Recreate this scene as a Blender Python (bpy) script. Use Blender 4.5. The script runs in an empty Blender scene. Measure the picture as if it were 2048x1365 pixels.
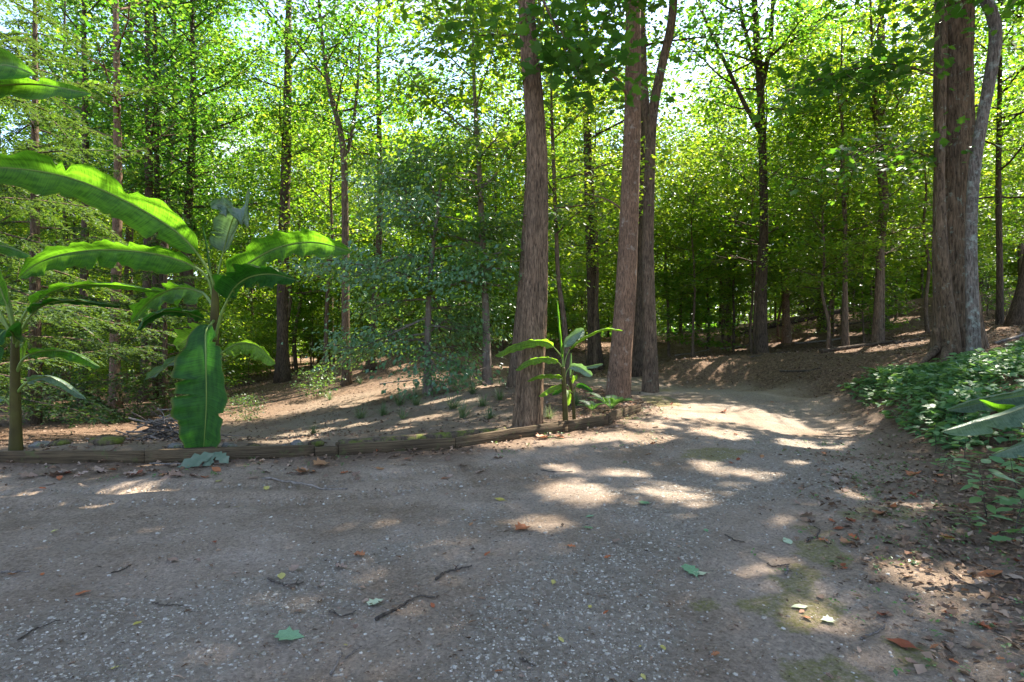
import bpy, math, random
import numpy as np
from mathutils import Vector

# ------------------------------------------------------------------ camera, sky, sun, exposure
sc = bpy.context.scene
col = sc.collection
F, H, HY = 1220.0, 1.5, 660.0          # focal length and horizon row in photo pixels (2048 wide), eye height in metres
camd = bpy.data.cameras.new('camera')
camd.sensor_width = 36.0
camd.lens = 36.0 * F / 2048.0
camd.shift_y = (HY - 682.5) / 2048.0
camd.clip_start = 0.05
camd.clip_end = 1000.0
cam = bpy.data.objects.new('camera', camd)
col.objects.link(cam)
cam.location = (0, 0, H)
cam.rotation_euler = (math.radians(90), 0, 0)
sc.camera = cam

SUN_AZ, SUN_EL = math.radians(44), math.radians(52)     # azimuth clockwise from +Y
SUN = np.array([math.sin(SUN_AZ) * math.cos(SUN_EL), math.cos(SUN_AZ) * math.cos(SUN_EL), math.sin(SUN_EL)])

world = bpy.data.worlds.new('World')
sc.world = world
world.use_nodes = True
wn, wl = world.node_tree.nodes, world.node_tree.links
wn.clear()
w_out = wn.new('ShaderNodeOutputWorld')
w_bg = wn.new('ShaderNodeBackground')
w_sky = wn.new('ShaderNodeTexSky')
w_sky.sky_type = 'NISHITA'
w_sky.sun_disc = False
w_sky.sun_elevation = SUN_EL
w_sky.sun_rotation = SUN_AZ
w_sky.air_density = 0.75
w_sky.dust_density = 0.8
w_sky.ozone_density = 1.0
w_tc = wn.new('ShaderNodeTexCoord')
w_map = wn.new('ShaderNodeMapping')
w_map.inputs['Scale'].default_value = (1.0, 1.0, 2.2)
w_map.inputs['Location'].default_value = (0.9, 0.3, 0.2)
w_noise = wn.new('ShaderNodeTexNoise')
w_noise.inputs['Scale'].default_value = 2.6
w_noise.inputs['Detail'].default_value = 9
w_noise.inputs['Roughness'].default_value = 0.58
w_ramp = wn.new('ShaderNodeValToRGB')
w_ramp.color_ramp.elements[0].position = 0.50
w_ramp.color_ramp.elements[1].position = 0.74
w_mix = wn.new('ShaderNodeMix')
w_mix.data_type = 'RGBA'
wl.new(w_tc.outputs['Generated'], w_map.inputs['Vector'])
wl.new(w_map.outputs['Vector'], w_noise.inputs['Vector'])
wl.new(w_noise.outputs['Fac'], w_ramp.inputs['Fac'])
wl.new(w_ramp.outputs['Color'], w_mix.inputs['Factor'])
wl.new(w_sky.outputs['Color'], w_mix.inputs['A'])
w_mix.inputs['B'].default_value = (2.55, 2.4, 2.2, 1)
wl.new(w_mix.outputs['Result'], w_bg.inputs['Color'])
w_bg.inputs['Strength'].default_value = 0.12
wl.new(w_bg.outputs['Background'], w_out.inputs['Surface'])

sund = bpy.data.lights.new('sun', 'SUN')
sund.energy = 3.9
sund.angle = math.radians(0.53)
sund.color = (1.0, 0.93, 0.82)
sun = bpy.data.objects.new('sun', sund)
col.objects.link(sun)
sun.location = (20, 25, 40)
sun.rotation_euler = Vector(-SUN).to_track_quat('-Z', 'Y').to_euler()

sc.view_settings.view_transform = 'Standard'
sc.view_settings.look = 'None'
sc.view_settings.gamma = 1.0
sc.view_settings.use_curve_mapping = False
sc.view_settings.exposure = 2.65
sc.render.engine = 'CYCLES'
cy = sc.cycles
cy.max_bounces = 7
cy.diffuse_bounces = 5
cy.glossy_bounces = 2
cy.transmission_bounces = 5
cy.transparent_max_bounces = 4
cy.caustics_reflective = False
cy.caustics_refractive = False
cy.sample_clamp_indirect = 6.0
cy.use_denoising = True
try:
    cy.denoiser = 'OPENIMAGEDENOISE'
    cy.denoising_input_passes = 'RGB_ALBEDO_NORMAL'
except Exception:
    pass

# ------------------------------------------------------------------ helpers
def P(px, py, d):
    """a point of the place from its photo pixel and its distance"""
    return np.array([(px - 1024.0) / F * d, d, H - (py - HY) / F * d])

def nrm(a):
    return a / np.maximum(np.linalg.norm(a, axis=-1, keepdims=True), 1e-9)

def mk_mesh(name, V, faces, smooth=False, attrs=None, uv=None):
    V = np.asarray(V, dtype=np.float32)
    me = bpy.data.meshes.new(name)
    if not isinstance(faces, (list, tuple)):
        faces = [faces]
    faces = [np.asarray(f, dtype=np.int32) for f in faces if len(f)]
    me.vertices.add(len(V))
    me.vertices.foreach_set('co', V.ravel())
    loops = np.concatenate([f.ravel() for f in faces])
    tot = np.concatenate([np.full(len(f), f.shape[1], dtype=np.int32) for f in faces])
    start = np.concatenate([[0], np.cumsum(tot)[:-1]]).astype(np.int32)
    me.loops.add(len(loops))
    me.loops.foreach_set('vertex_index', loops)
    me.polygons.add(len(tot))
    me.polygons.foreach_set('loop_start', start)
    me.polygons.foreach_set('loop_total', tot)
    me.update(calc_edges=True)
    if smooth:
        me.polygons.foreach_set('use_smooth', np.ones(len(tot), dtype=bool))
    for k, a in (attrs or {}).items():
        at = me.attributes.new(k, 'FLOAT', 'POINT')
        at.data.foreach_set('value', np.asarray(a, dtype=np.float32))
    if uv is not None:
        lay = me.uv_layers.new(name='UVMap')
        lay.data.foreach_set('uv', np.asarray(uv, dtype=np.float32)[loops].ravel())
    me.validate()
    return me

def link(name, me, mat=None, parent=None, loc=None, rz=None, scale=None, **props):
    o = bpy.data.objects.new(name, me)
    col.objects.link(o)
    if mat is not None and me is not None and len(me.materials) == 0:
        me.materials.append(mat)
    if parent is not None:
        o.parent = parent
    if loc is not None:
        o.location = loc
    if rz is not None:
        o.rotation_euler = (0, 0, rz)
    if scale is not None:
        o.scale = scale if hasattr(scale, '__len__') else (scale,) * 3
    for k, v in props.items():
        o[k] = v
    return o

def thing(name, label, cat, loc=(0, 0, 0), rz=0.0, scale=None, group=None):
    o = link(name, None, loc=loc, rz=rz, scale=scale, label=label, category=cat)
    o.empty_display_size = 0.2
    if group:
        o['group'] = group
    return o

def merge(parts):
    Vs, Fs, off = [], {}, 0
    for V, f in parts:
        Vs.append(V)
        fl = f if isinstance(f, list) else [f]
        for g in fl:
            if len(g):
                Fs.setdefault(g.shape[1], []).append(g + off)
        off += len(V)
    return np.concatenate(Vs), [np.concatenate(v) for v in Fs.values()]

def spline(pts, n):
    """Catmull-Rom through the points, n samples at even arc length"""
    p = np.asarray(pts, dtype=float)
    if len(p) == 2:
        t = np.linspace(0, 1, n)[:, None]
        return p[0] * (1 - t) + p[1] * t
    q = np.vstack([2 * p[0] - p[1], p, 2 * p[-1] - p[-2]])
    out = []
    for i in range(1, len(q) - 2):
        t = np.linspace(0, 1, 24, endpoint=False)[:, None]
        a, b, c, d = q[i - 1], q[i], q[i + 1], q[i + 2]
        out.append(0.5 * (2 * b + (c - a) * t + (2 * a - 5 * b + 4 * c - d) * t ** 2 + (3 * b - a - 3 * c + d) * t ** 3))
    out.append(p[-1][None])
    c = np.vstack(out)
    s = np.concatenate([[0], np.cumsum(np.linalg.norm(np.diff(c[:, :3], axis=0), axis=1))])
    u = np.linspace(0, s[-1], n)
    return np.stack([np.interp(u, s, c[:, k]) for k in range(c.shape[1])], axis=1)

def tube(pts, rad, seg=8, ridge=None, cap=True):
    """a tapered tube; ridge(theta[seg], z[n]) -> radial factor (n, seg)"""
    p = np.asarray(pts, dtype=float)
    n = len(p)
    r = np.broadcast_to(np.asarray(rad, dtype=float), (n,))
    T = nrm(np.gradient(p, axis=0))
    ax = int(np.argmin(np.abs(T).mean(axis=0)))
    A = np.zeros(3)
    A[ax] = 1
    N = nrm(A - (T @ A)[:, None] * T)
    B = np.cross(T, N)
    th = np.linspace(0, 2 * math.pi, seg, endpoint=False)
    R = r[:, None] * (ridge(th, p) if ridge else np.ones((n, seg)))
    V = p[:, None, :] + R[..., None] * (np.cos(th)[None, :, None] * N[:, None, :] + np.sin(th)[None, :, None] * B[:, None, :])
    V = V.reshape(-1, 3)
    i = np.arange(n - 1)[:, None] * seg
    j = np.arange(seg)[None, :]
    j2 = (j + 1) % seg
    Q = np.stack([i + j, i + j2, i + seg + j2, i + seg + j], axis=-1).reshape(-1, 4)
    fs = [Q]
    if cap:
        V = np.vstack([V, p[:1], p[-1:]])
        b, t = n * seg, n * seg + 1
        jj = np.arange(seg)
        fs.append(np.stack([np.full(seg, b), (jj + 1) % seg, jj], axis=-1))
        fs.append(np.stack([np.full(seg, t), (n - 1) * seg + jj, (n - 1) * seg + (jj + 1) % seg], axis=-1))
        fs = [fs[0], np.concatenate(fs[1:])]
    return V, fs

_tab = np.random.RandomState(7).rand(256, 256)
def vnoise(x, y):
    xi, yi = np.floor(x).astype(int), np.floor(y).astype(int)
    fx, fy = x - xi, y - yi
    fx, fy = fx * fx * (3 - 2 * fx), fy * fy * (3 - 2 * fy)
    g = lambda a, b: _tab[a & 255, b & 255]
    return (g(xi, yi) * (1 - fx) + g(xi + 1, yi) * fx) * (1 - fy) + (g(xi, yi + 1) * (1 - fx) + g(xi + 1, yi + 1) * fx) * fy

def fbm(x, y, o=4, s=1.0):
    x, y = np.asarray(x, dtype=float) * s, np.asarray(y, dtype=float) * s
    a, t, w = 0.0, 0.0, 1.0
    for k in range(o):
        a = a + w * vnoise(x * 2 ** k + 13.7 * k, y * 2 ** k + 5.1 * k)
        t += w
        w *= 0.5
    return a / t          # 0..1

def sstep(a, b, x):
    t = np.clip((x - a) / (b - a), 0, 1)
    return t * t * (3 - 2 * t)

# ------------------------------------------------------------------ terrain height
BOARD = np.array([(-9.6, 6.72), (-5.58, 6.62), (-3.96, 6.58), (-2.2, 6.80), (-1.96, 6.88), (-0.68, 7.29), (0.77, 8.50), (1.41, 9.02), (1.75, 9.75), (2.22, 10.6)])
CP = []
def cw(*a):
    CP.extend(a)
def cpx(px, py, d):
    CP.append(tuple(P(px, py, d)))
cw((-9, 0, 0), (-9, 3.5, 0), (-9, 6, 0), (-5, 1, 0), (-5, 4, 0), (-5, 6, 0), (-2, 0, 0), (-2, 3, 0), (-2, 5.6, 0), (0, 1.5, 0), (1, 4, 0), (1, 6.8, 0),
   (3, 2, 0), (2.8, 5, 0), (3, 8, 0), (4, 10.5, 0), (5, 12.5, 0), (5.2, 15, 0.02), (3, 12.5, 0.02), (3, 15.5, 0.03), (1.5, 18.6, 0.04), (-1, 19, 0.05), (3.6, 16.4, 0.03), (6.0, 14, 0.02))
cw((-9, 7.6, -0.05), (-5, 7.3, 0.1), (-2.5, 7.4, 0.1), (-0.5, 8.1, 0.1), (1.2, 9.6, 0.1))
for a in ((620, 860, 12), (480, 885, 9.5), (850, 783, 17), (1000, 800, 12), (900, 840, 10.5), (740, 706, 28), (600, 815, 18), (690, 770, 22), (300, 830, 18),
          (0, 830, 18), (150, 800, 28), (400, 780, 28), (550, 760, 28), (950, 745, 20), (1025, 775, 14), (1100, 730, 23), (1180, 712, 25), (1240, 803, 12.5),
          (1450, 716, 19.5), (1600, 706, 18), (1700, 712, 16), (1850, 715, 12.6), (1950, 732, 11), (2040, 720, 10), (1800, 790, 10.5), (2048, 850, 7.5),
          (1870, 935, 6.7), (1330, 668, 38), (1450, 655, 38), (1600, 632, 36), (1750, 610, 34), (1900, 590, 32), (2048, 575, 30), (1750, 680, 22), (2000, 645, 18)):
    cpx(*a)
for a in ((1360, 772, 16.4), (1450, 768, 16.6), (1540, 775, 15.6), (1640, 795, 13.6), (1380, 728, 17.6), (1460, 722, 17.6), (1560, 726, 16.6), (1650, 738, 14.8), (1725, 755, 12.6), (1300, 735, 20.5), (1700, 820, 11.4), (1755, 850, 9.6), (1820, 820, 9.4), (1900, 790, 9.2), (1980, 770, 9.0), (1930, 870, 7.8), (2000, 830, 7.8)):
    cpx(*a)
cw((4.2, 5, 0.0), (4.6, 3, 0.15), (7, 5, 0.6), (7, 1, 0.5), (15, 0, 1.2), (14, 6, 1.6), (20, 12, 2.4), (40, 30, 3.2), (45, 5, 3), (10, 55, 0.7), (20, 60, 1.2), (32, 55, 2.0),
   (0, 60, 0), (0, 42, 0.6), (-15, 60, -1.4), (-35, 50, -1.8), (-25, 15, -1.4), (-16, 9, -0.5), (-15, 1, 0), (0, -14, 0), (14, -14, 0.4), (-15, -14, 0), (-45, 20, -1.6), (-40, -20, 0), (40, -25, 1), (0, -40, 0),
   (0, 110, 0.5), (60, 90, 2), (-60, 90, -1), (80, 20, 3), (-80, 20, -1))
CP = np.array(CP)
def _tps(r2):
    return 0.5 * r2 * np.log(r2 + 1e-9)
_n = len(CP)
_d2 = ((CP[:, None, :2] - CP[None, :, :2]) ** 2).sum(-1)
_K = _tps(_d2) + np.eye(_n) * 0.06
_Pm = np.hstack([np.ones((_n, 1)), CP[:, :2]])
_A = np.block([[_K, _Pm], [_Pm.T, np.zeros((3, 3))]])
_W = np.linalg.solve(_A, np.concatenate([CP[:, 2], np.zeros(3)]))
def ground_z(x, y):
    x, y = np.broadcast_arrays(np.asarray(x, float), np.asarray(y, float))
    sh = x.shape
    x, y = x.ravel(), y.ravel()
    out = np.empty(len(x))
    for i in range(0, len(x), 40000):
        a, b = x[i:i + 40000], y[i:i + 40000]
        r = np.hypot(a, b)
        k = np.minimum(1, 100 / np.maximum(r, 1e-6))
        a, b = a * k, b * k
        d2 = (a[:, None] - CP[None, :, 0]) ** 2 + (b[:, None] - CP[None, :, 1]) ** 2
        out[i:i + 40000] = _tps(d2) @ _W[:_n] + _W[_n] + a * _W[_n + 1] + b * _W[_n + 2]
    return out.reshape(sh)

def seg_dist(x, y, poly, closed=False):
    d = np.full(np.shape(x), 1e9)
    m = len(poly)
    for i in range(m if closed else m - 1):
        ax, ay = poly[i][:2]
        bx, by = poly[(i + 1) % m][:2]
        vx, vy = bx - ax, by - ay
        t = np.clip(((x - ax) * vx + (y - ay) * vy) / (vx * vx + vy * vy + 1e-9), 0, 1)
        d = np.minimum(d, np.hypot(x - ax - t * vx, y - ay - t * vy))
    return d

def inside(x, y, poly):
    c = np.zeros(np.shape(x), dtype=bool)
    m = len(poly)
    for i in range(m):
        ax, ay = poly[i]
        bx, by = poly[(i + 1) % m]
        c ^= ((ay > y) != (by > y)) & (x < (bx - ax) * (y - ay) / (by - ay + 1e-12) + ax)
    return c

DRIVE = [(-14, 6.35), (-5.5, 6.2), (-3.9, 6.15), (-2.1, 6.35), (-0.5, 6.8), (0.95, 7.95), (1.75, 8.7), (2.5, 10.3), (2.9, 11.6), (2.9, 13.2), (2.6, 14.8), (1, 15.6), (-3, 16.2), (-3, 18.6), (1, 18.3), (3.2, 17.2),
         (4.6, 16.1), (5.8, 16.0), (6.5, 15.0), (6.6, 13.4), (6.0, 11), (5.1, 8.6), (4.1, 6.4), (3.3, 4.8), (2.6, 3.2), (2.3, 1), (2.3, -8), (-14, -8)]
def drive_sd(x, y):
    """signed distance to the driveway edge, positive inside, roughened"""
    d = seg_dist(x, y, DRIVE, True)
    return np.where(inside(x, y, DRIVE), d, -d) + (fbm(x, y, 4, 1.6) - 0.5) * 0.7

GR1 = [(0.0, 1.6), (0.35, 3.4), (1.06, 4.7), (2.46, 6.3), (3.8, 8.7), (5.0, 12.5), (4.8, 15.5), (3, 17.6)]
GR2 = [(-2.6, 1.4), (-1.9, 2.8), (-1.35, 3.7), (-0.6, 4.5), (0.9, 6.0), (2.6, 8.2)]
def masks(x, y):
    g1 = np.exp(-(seg_dist(x, y, GR1) / np.where(y > 5.5, 0.85, 0.5)) ** 2)
    g2 = np.exp(-(seg_dist(x, y, GR2) / np.where(y < 3.4, 0.7, 0.35)) ** 2) * np.where(y < 3.7, 1.0, 0.55)
    n = fbm(x, y, 4, 1.3)
    gravel = np.clip(1.7 * np.maximum(g1, g2) * (2.2 * n - 0.25) - 0.2, 0, 1)
    sd = drive_sd(x, y)
    moss = np.zeros(np.shape(x))
    for (mx, my, ra, rb, am, amp) in ((2.45, 7.35, 0.5, 0.3, 0.6, 1.7), (2.05, 4.15, 1.2, 0.34, 0.95, 0.85), (1.35, 3.25, 0.9, 0.4, 0.5, 0.72), (1.5, 2.75, 0.8, 0.5, 0.3, 0.65), (3.1, 12.6, 1.4, 0.45, 1.5, 1.15), (1.9, 10.2, 1.1, 0.25, 1.15, 1.2),
                                      (3.6, 14.6, 1.5, 0.5, 1.0, 0.8), (1.45, 9.75, 0.5, 0.25, 1.1, 1.1), (-0.9, 7.9, 1.8, 0.22, 0.5, 0.9), (2.9, 4.9, 0.9, 0.35, 0.8, 0.8)):
        c, s = math.cos(am), math.sin(am)
        u, v = (x - mx) * c + (y - my) * s, -(x - mx) * s + (y - my) * c
        moss = np.maximum(moss, amp * np.exp(-(u / ra) ** 2 - (v / rb) ** 2))
    moss = np.clip(2.6 * (moss * (0.1 + 1.7 * fbm(x + 9, y, 5, 4.5)) - 0.45), 0, 0.5)
    litter = sstep(0.35, -0.7, sd)
    return gravel, moss, litter, sd

def micro(x, y):
    r = np.hypot(x, y)
    return (fbm(x, y, 4, 2.2) - 0.5) * 0.045 * np.clip(1 + r / 20, 1, 3) + (fbm(x + 3, y + 8, 3, 9.0) - 0.5) * 0.024

def surf_z(x, y):
    """top of the ground or driveway with its relief"""
    return ground_z(x, y) + micro(np.asarray(x, float), np.asarray(y, float))

# ------------------------------------------------------------------ materials
def newmat(name):
    m = bpy.data.materials.new(name)
    m.use_nodes = True
    nt = m.node_tree
    nt.nodes.clear()
    return m, nt.nodes, nt.links

def nd(nodes, typ, **kw):
    n = nodes.new(typ)
    for k, v in kw.items():
        if k in n.inputs:
            n.inputs[k].default_value = v
        else:
            setattr(n, k, v)
    return n

def ramp(nodes, stops):
    r = nodes.new('ShaderNodeValToRGB')
    e = r.color_ramp.elements
    while len(e) < len(stops):
        e.new(0.5)
    for k, (p, c) in enumerate(stops):
        e[k].position = p
        e[k].color = (c[0], c[1], c[2], 1)
    return r

def mixc(nodes, links, fac, a, b, blend='MIX'):
    m = nodes.new('ShaderNodeMix')
    m.data_type = 'RGBA'
    m.blend_type = blend
    for sock, v in (('Factor', fac), ('A', a), ('B', b)):
        if isinstance(v, (int, float)):
            m.inputs[sock].default_value = v
        elif isinstance(v, tuple):
            m.inputs[sock].default_value = (v[0], v[1], v[2], 1)
        else:
            links.new(v, m.inputs[sock])
    return m.outputs['Result']

def leaf_mat(name, cols, trans, tfac=0.42, rough=0.42, spec=0.5, per_tree=0.25):
    m, n, l = newmat(name)
    out = n.new('ShaderNodeOutputMaterial')
    geo = n.new('ShaderNodeNewGeometry')
    oi = n.new('ShaderNodeObjectInfo')
    k = len(cols)
    rc = ramp(n, [(i / max(1, k - 1), c) for i, c in enumerate(cols)])
    rt = ramp(n, [(i / max(1, len(trans) - 1), c) for i, c in enumerate(trans)])
    ma = nd(n, 'ShaderNodeMath', operation='MULTIPLY_ADD')
    l.new(oi.outputs['Random'], ma.inputs[0])
    ma.inputs[1].default_value = per_tree * 2
    ma.inputs[2].default_value = -per_tree
    ad = nd(n, 'ShaderNodeMath', operation='ADD', use_clamp=True)
    l.new(geo.outputs['Random Per Island'], ad.inputs[0])
    l.new(ma.outputs[0], ad.inputs[1])
    l.new(ad.outputs[0], rc.inputs['Fac'])
    l.new(ad.outputs[0], rt.inputs['Fac'])
    b = nd(n, 'ShaderNodeBsdfPrincipled', Roughness=rough)
    b.inputs['Specular IOR Level'].default_value = spec
    l.new(rc.outputs['Color'], b.inputs['Base Color'])
    t = n.new('ShaderNodeBsdfTranslucent')
    l.new(rt.outputs['Color'], t.inputs['Color'])
    mx = n.new('ShaderNodeMixShader')
    mx.inputs['Fac'].default_value = tfac
    l.new(b.outputs[0], mx.inputs[1])
    l.new(t.outputs[0], mx.inputs[2])
    l.new(mx.outputs[0], out.inputs['Surface'])
    return m

def bark_mat(name, dark, light, lichen=None, lich_amt=0.0, scale=1.0, stretch=None):
    m, n, l = newmat(name)
    out = n.new('ShaderNodeOutputMaterial')
    tc = n.new('ShaderNodeTexCoord')
    mp = nd(n, 'ShaderNodeMapping')
    mp.inputs['Scale'].default_value = stretch or (34 * scale, 34 * scale, 6.0 * scale)
    l.new(tc.outputs['Object'], mp.inputs['Vector'])
    n1 = nd(n, 'ShaderNodeTexNoise', Scale=1.0, Detail=6.0, Roughness=0.65, Distortion=0.6)
    l.new(mp.outputs[0], n1.inputs['Vector'])
    n2 = nd(n, 'ShaderNodeTexNoise', Scale=2.2, Detail=4.0, Roughness=0.6)
    l.new(tc.outputs['Object'], n2.inputs['Vector'])
    r1 = ramp(n, [(0.36, dark), (0.62, light)])
    l.new(n1.outputs['Fac'], r1.inputs['Fac'])
    r2 = ramp(n, [(0.3, (0.72, 0.72, 0.72)), (0.7, (1.2, 1.15, 1.1))])
    l.new(n2.outputs['Fac'], r2.inputs['Fac'])
    c = mixc(n, l, 1.0, r1.outputs['Color'], r2.outputs['Color'], 'MULTIPLY')
    if lichen:
        n3 = nd(n, 'ShaderNodeTexNoise', Scale=7.0, Detail=7.0, Roughness=0.7)
        l.new(tc.outputs['Object'], n3.inputs['Vector'])
        r3 = ramp(n, [(0.62 - lich_amt * 0.35, (0, 0, 0)), (0.72 - lich_amt * 0.2, (1, 1, 1))])
        l.new(n3.outputs['Fac'], r3.inputs['Fac'])
        c = mixc(n, l, r3.outputs['Color'], c, lichen)
    b = nd(n, 'ShaderNodeBsdfPrincipled', Roughness=0.9)
    b.inputs['Specular IOR Level'].default_value = 0.15
    l.new(c, b.inputs['Base Color'])
    bp = nd(n, 'ShaderNodeBump', Strength=1.0, Distance=0.03)
    l.new(n1.outputs['Fac'], bp.inputs['Height'])
    l.new(bp.outputs[0], b.inputs['Normal'])
    l.new(b.outputs[0], out.inputs['Surface'])
    return m

def plain_mat(name, cols, rough=0.8, spec=0.3, noise=6.0, island=True, trans=None, bump=0.0):
    m, n, l = newmat(name)
    out = n.new('ShaderNodeOutputMaterial')
    rc = ramp(n, [(i / max(1, len(cols) - 1), c) for i, c in enumerate(cols)])
    tc = n.new('ShaderNodeTexCoord')
    nz = nd(n, 'ShaderNodeTexNoise', Scale=noise, Detail=5.0)
    l.new(tc.outputs['Object'], nz.inputs['Vector'])
    if island:
        geo = n.new('ShaderNodeNewGeometry')
        oi = n.new('ShaderNodeObjectInfo')
        ad = nd(n, 'ShaderNodeMath', operation='ADD')
        l.new(geo.outputs['Random Per Island'], ad.inputs[0])
        l.new(oi.outputs['Random'], ad.inputs[1])
        fr = nd(n, 'ShaderNodeMath', operation='FRACT')
        l.new(ad.outputs[0], fr.inputs[0])
        l.new(fr.outputs[0], rc.inputs['Fac'])
        r2 = ramp(n, [(0.3, (0.7, 0.7, 0.7)), (0.7, (1.2, 1.2, 1.2))])
        l.new(nz.outputs['Fac'], r2.inputs['Fac'])
        c = mixc(n, l, 1.0, rc.outputs['Color'], r2.outputs['Color'], 'MULTIPLY')
    else:
        l.new(nz.outputs['Fac'], rc.inputs['Fac'])
        c = rc.outputs['Color']
    b = nd(n, 'ShaderNodeBsdfPrincipled', Roughness=rough)
    b.inputs['Specular IOR Level'].default_value = spec
    l.new(c, b.inputs['Base Color'])
    if bump:
        bp = nd(n, 'ShaderNodeBump', Strength=bump, Distance=0.01)
        l.new(nz.outputs['Fac'], bp.inputs['Height'])
        l.new(bp.outputs[0], b.inputs['Normal'])
    sh = b.outputs[0]
    if trans:
        t = n.new('ShaderNodeBsdfTranslucent')
        l.new(c, t.inputs['Color'])
        mx = n.new('ShaderNodeMixShader')
        mx.inputs['Fac'].default_value = trans
        l.new(sh, mx.inputs[1])
        l.new(t.outputs[0], mx.inputs[2])
        sh = mx.outputs[0]
    l.new(sh, out.inputs['Surface'])
    return m

def soil_mat():
    m, n, l = newmat('soil_gravel_moss')
    out = n.new('ShaderNodeOutputMaterial')
    tc = n.new('ShaderNodeTexCoord')
    v = tc.outputs['Object']
    def att(a):
        x = n.new('ShaderNodeAttribute')
        x.attribute_name = a
        return x.outputs['Fac']
    crumb = nd(n, 'ShaderNodeTexVoronoi', Scale=75.0)
    l.new(v, crumb.inputs['Vector'])
    rag = nd(n, 'ShaderNodeTexNoise', Scale=38.0, Detail=5.0, Roughness=0.7)
    l.new(v, rag.inputs['Vector'])
    def ragged(a, gain):
        x1 = nd(n, 'ShaderNodeMath', operation='ADD')
        l.new(a, x1.inputs[0])
        l.new(rag.outputs['Fac'], x1.inputs[1])
        x2 = nd(n, 'ShaderNodeMath', operation='SUBTRACT')
        l.new(x1.outputs[0], x2.inputs[0])
        x2.inputs[1].default_value = 0.78
        x3 = nd(n, 'ShaderNodeMath', operation='MULTIPLY', use_clamp=True)
        l.new(x2.outputs[0], x3.inputs[0])
        x3.inputs[1].default_value = gain
        x4 = nd(n, 'ShaderNodeMath', operation='MULTIPLY', use_clamp=True)
        l.new(x3.outputs[0], x4.inputs[0])
        x5 = nd(n, 'ShaderNodeMath', operation='MULTIPLY', use_clamp=True)
        l.new(a, x5.inputs[0])
        x5.inputs[1].default_value = 6.0
        l.new(x5.outputs[0], x4.inputs[1])
        return x4.outputs[0]
    big = nd(n, 'ShaderNodeTexNoise', Scale=0.9, Detail=6.0, Roughness=0.6)
    fin = nd(n, 'ShaderNodeTexNoise', Scale=34.0, Detail=8.0, Roughness=0.8)
    gra = nd(n, 'ShaderNodeTexNoise', Scale=120.0, Detail=3.0, Roughness=0.6)
    vor = nd(n, 'ShaderNodeTexVoronoi', Scale=42.0)
    for t in (big, fin, gra, vor):
        l.new(v, t.inputs['Vector'])
    dirt = ramp(n, [(0.35, (0.255, 0.186, 0.128)), (0.5, (0.35, 0.266, 0.195)), (0.66, (0.43, 0.335, 0.258))])
    l.new(big.outputs['Fac'], dirt.inputs['Fac'])
    sp = ramp(n, [(0.34, (0.62, 0.6, 0.58)), (0.52, (1, 1, 1)), (0.7, (1.28, 1.25, 1.22))])
    l.new(fin.outputs['Fac'], sp.inputs['Fac'])
    c = mixc(n, l, 1.0, dirt.outputs['Color'], sp.outputs['Color'], 'MULTIPLY')
    cr = ramp(n, [(0.0, (0.62, 0.6, 0.58)), (0.45, (0.95, 0.95, 0.95)), (0.8, (1.1, 1.1, 1.1)), (1.0, (1.55, 1.5, 1.42))])
    l.new(crumb.outputs['Color'], cr.inputs['Fac'])
    c = mixc(n, l, 0.75, c, cr.outputs['Color'], 'MULTIPLY')
    # fine crushed stone between the modelled stones
    gcol = ramp(n, [(0.0, (0.15, 0.118, 0.085)), (0.5, (0.27, 0.222, 0.17)), (1.0, (0.41, 0.355, 0.285))])
    l.new(vor.outputs['Color'], gcol.inputs['Fac'])
    gm = nd(n, 'ShaderNodeMath', operation='MULTIPLY')
    l.new(ragged(att('gravel'), 2.2), gm.inputs[0])
    gm.inputs[1].default_value = 0.6
    c = mixc(n, l, gm.outputs[0], c, gcol.outputs['Color'])
    # forest litter soil
    lit = ramp(n, [(0.34, (0.05, 0.033, 0.022)), (0.48, (0.13, 0.082, 0.052)), (0.58, (0.23, 0.145, 0.09)), (0.7, (0.34, 0.23, 0.15))])
    lvn = nd(n, 'ShaderNodeTexNoise', Scale=17.0, Detail=7.0, Roughness=0.75, Distortion=1.0)
    l.new(v, lvn.inputs['Vector'])
    l.new(lvn.outputs['Fac'], lit.inputs['Fac'])
    c = mixc(n, l, att('litter'), c, lit.outputs['Color'])
    # thin dry grass on the open slope
    dry = ramp(n, [(0.35, (0.17, 0.13, 0.085)), (0.65, (0.35, 0.275, 0.20))])
    l.new(fin.outputs['Fac'], dry.inputs['Fac'])
    c = mixc(n, l, att('drygrass'), c, dry.outputs['Color'])
    ms = ramp(n, [(0.35, (0.13, 0.125, 0.03)), (0.65, (0.27, 0.245, 0.07))])
    l.new(fin.outputs['Fac'], ms.inputs['Fac'])
    c = mixc(n, l, ragged(att('moss'), 2.4), c, ms.outputs['Color'])
    b = nd(n, 'ShaderNodeBsdfPrincipled', Roughness=0.95)
    b.inputs['Specular IOR Level'].default_value = 0.12
    l.new(c, b.inputs['Base Color'])
    # tyre tread: sharp cross bars pressed along two wheel lines (attributes tread = strength, tv = metres along)
    sn = nd(n, 'ShaderNodeMath', operation='SINE')
    tm = nd(n, 'ShaderNodeMath', operation='MULTIPLY')
    l.new(att('tv'), tm.inputs[0])
    tm.inputs[1].default_value = 62.0
    l.new(tm.outputs[0], sn.inputs[0])
    tb = nd(n, 'ShaderNodeMath', operation='MULTIPLY')
    l.new(sn.outputs[0], tb.inputs[0])
    l.new(att('tread'), tb.inputs[1])
    h1 = nd(n, 'ShaderNodeMath', operation='MULTIPLY_ADD')
    l.new(fin.outputs['Fac'], h1.inputs[0])
    h1.inputs[1].default_value = 1.6
    l.new(gra.outputs['Fac'], h1.inputs[2])
    h2 = nd(n, 'ShaderNodeMath', operation='MULTIPLY_ADD')
    l.new(tb.outputs[0], h2.inputs[0])
    h2.inputs[1].default_value = 1.1
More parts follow.
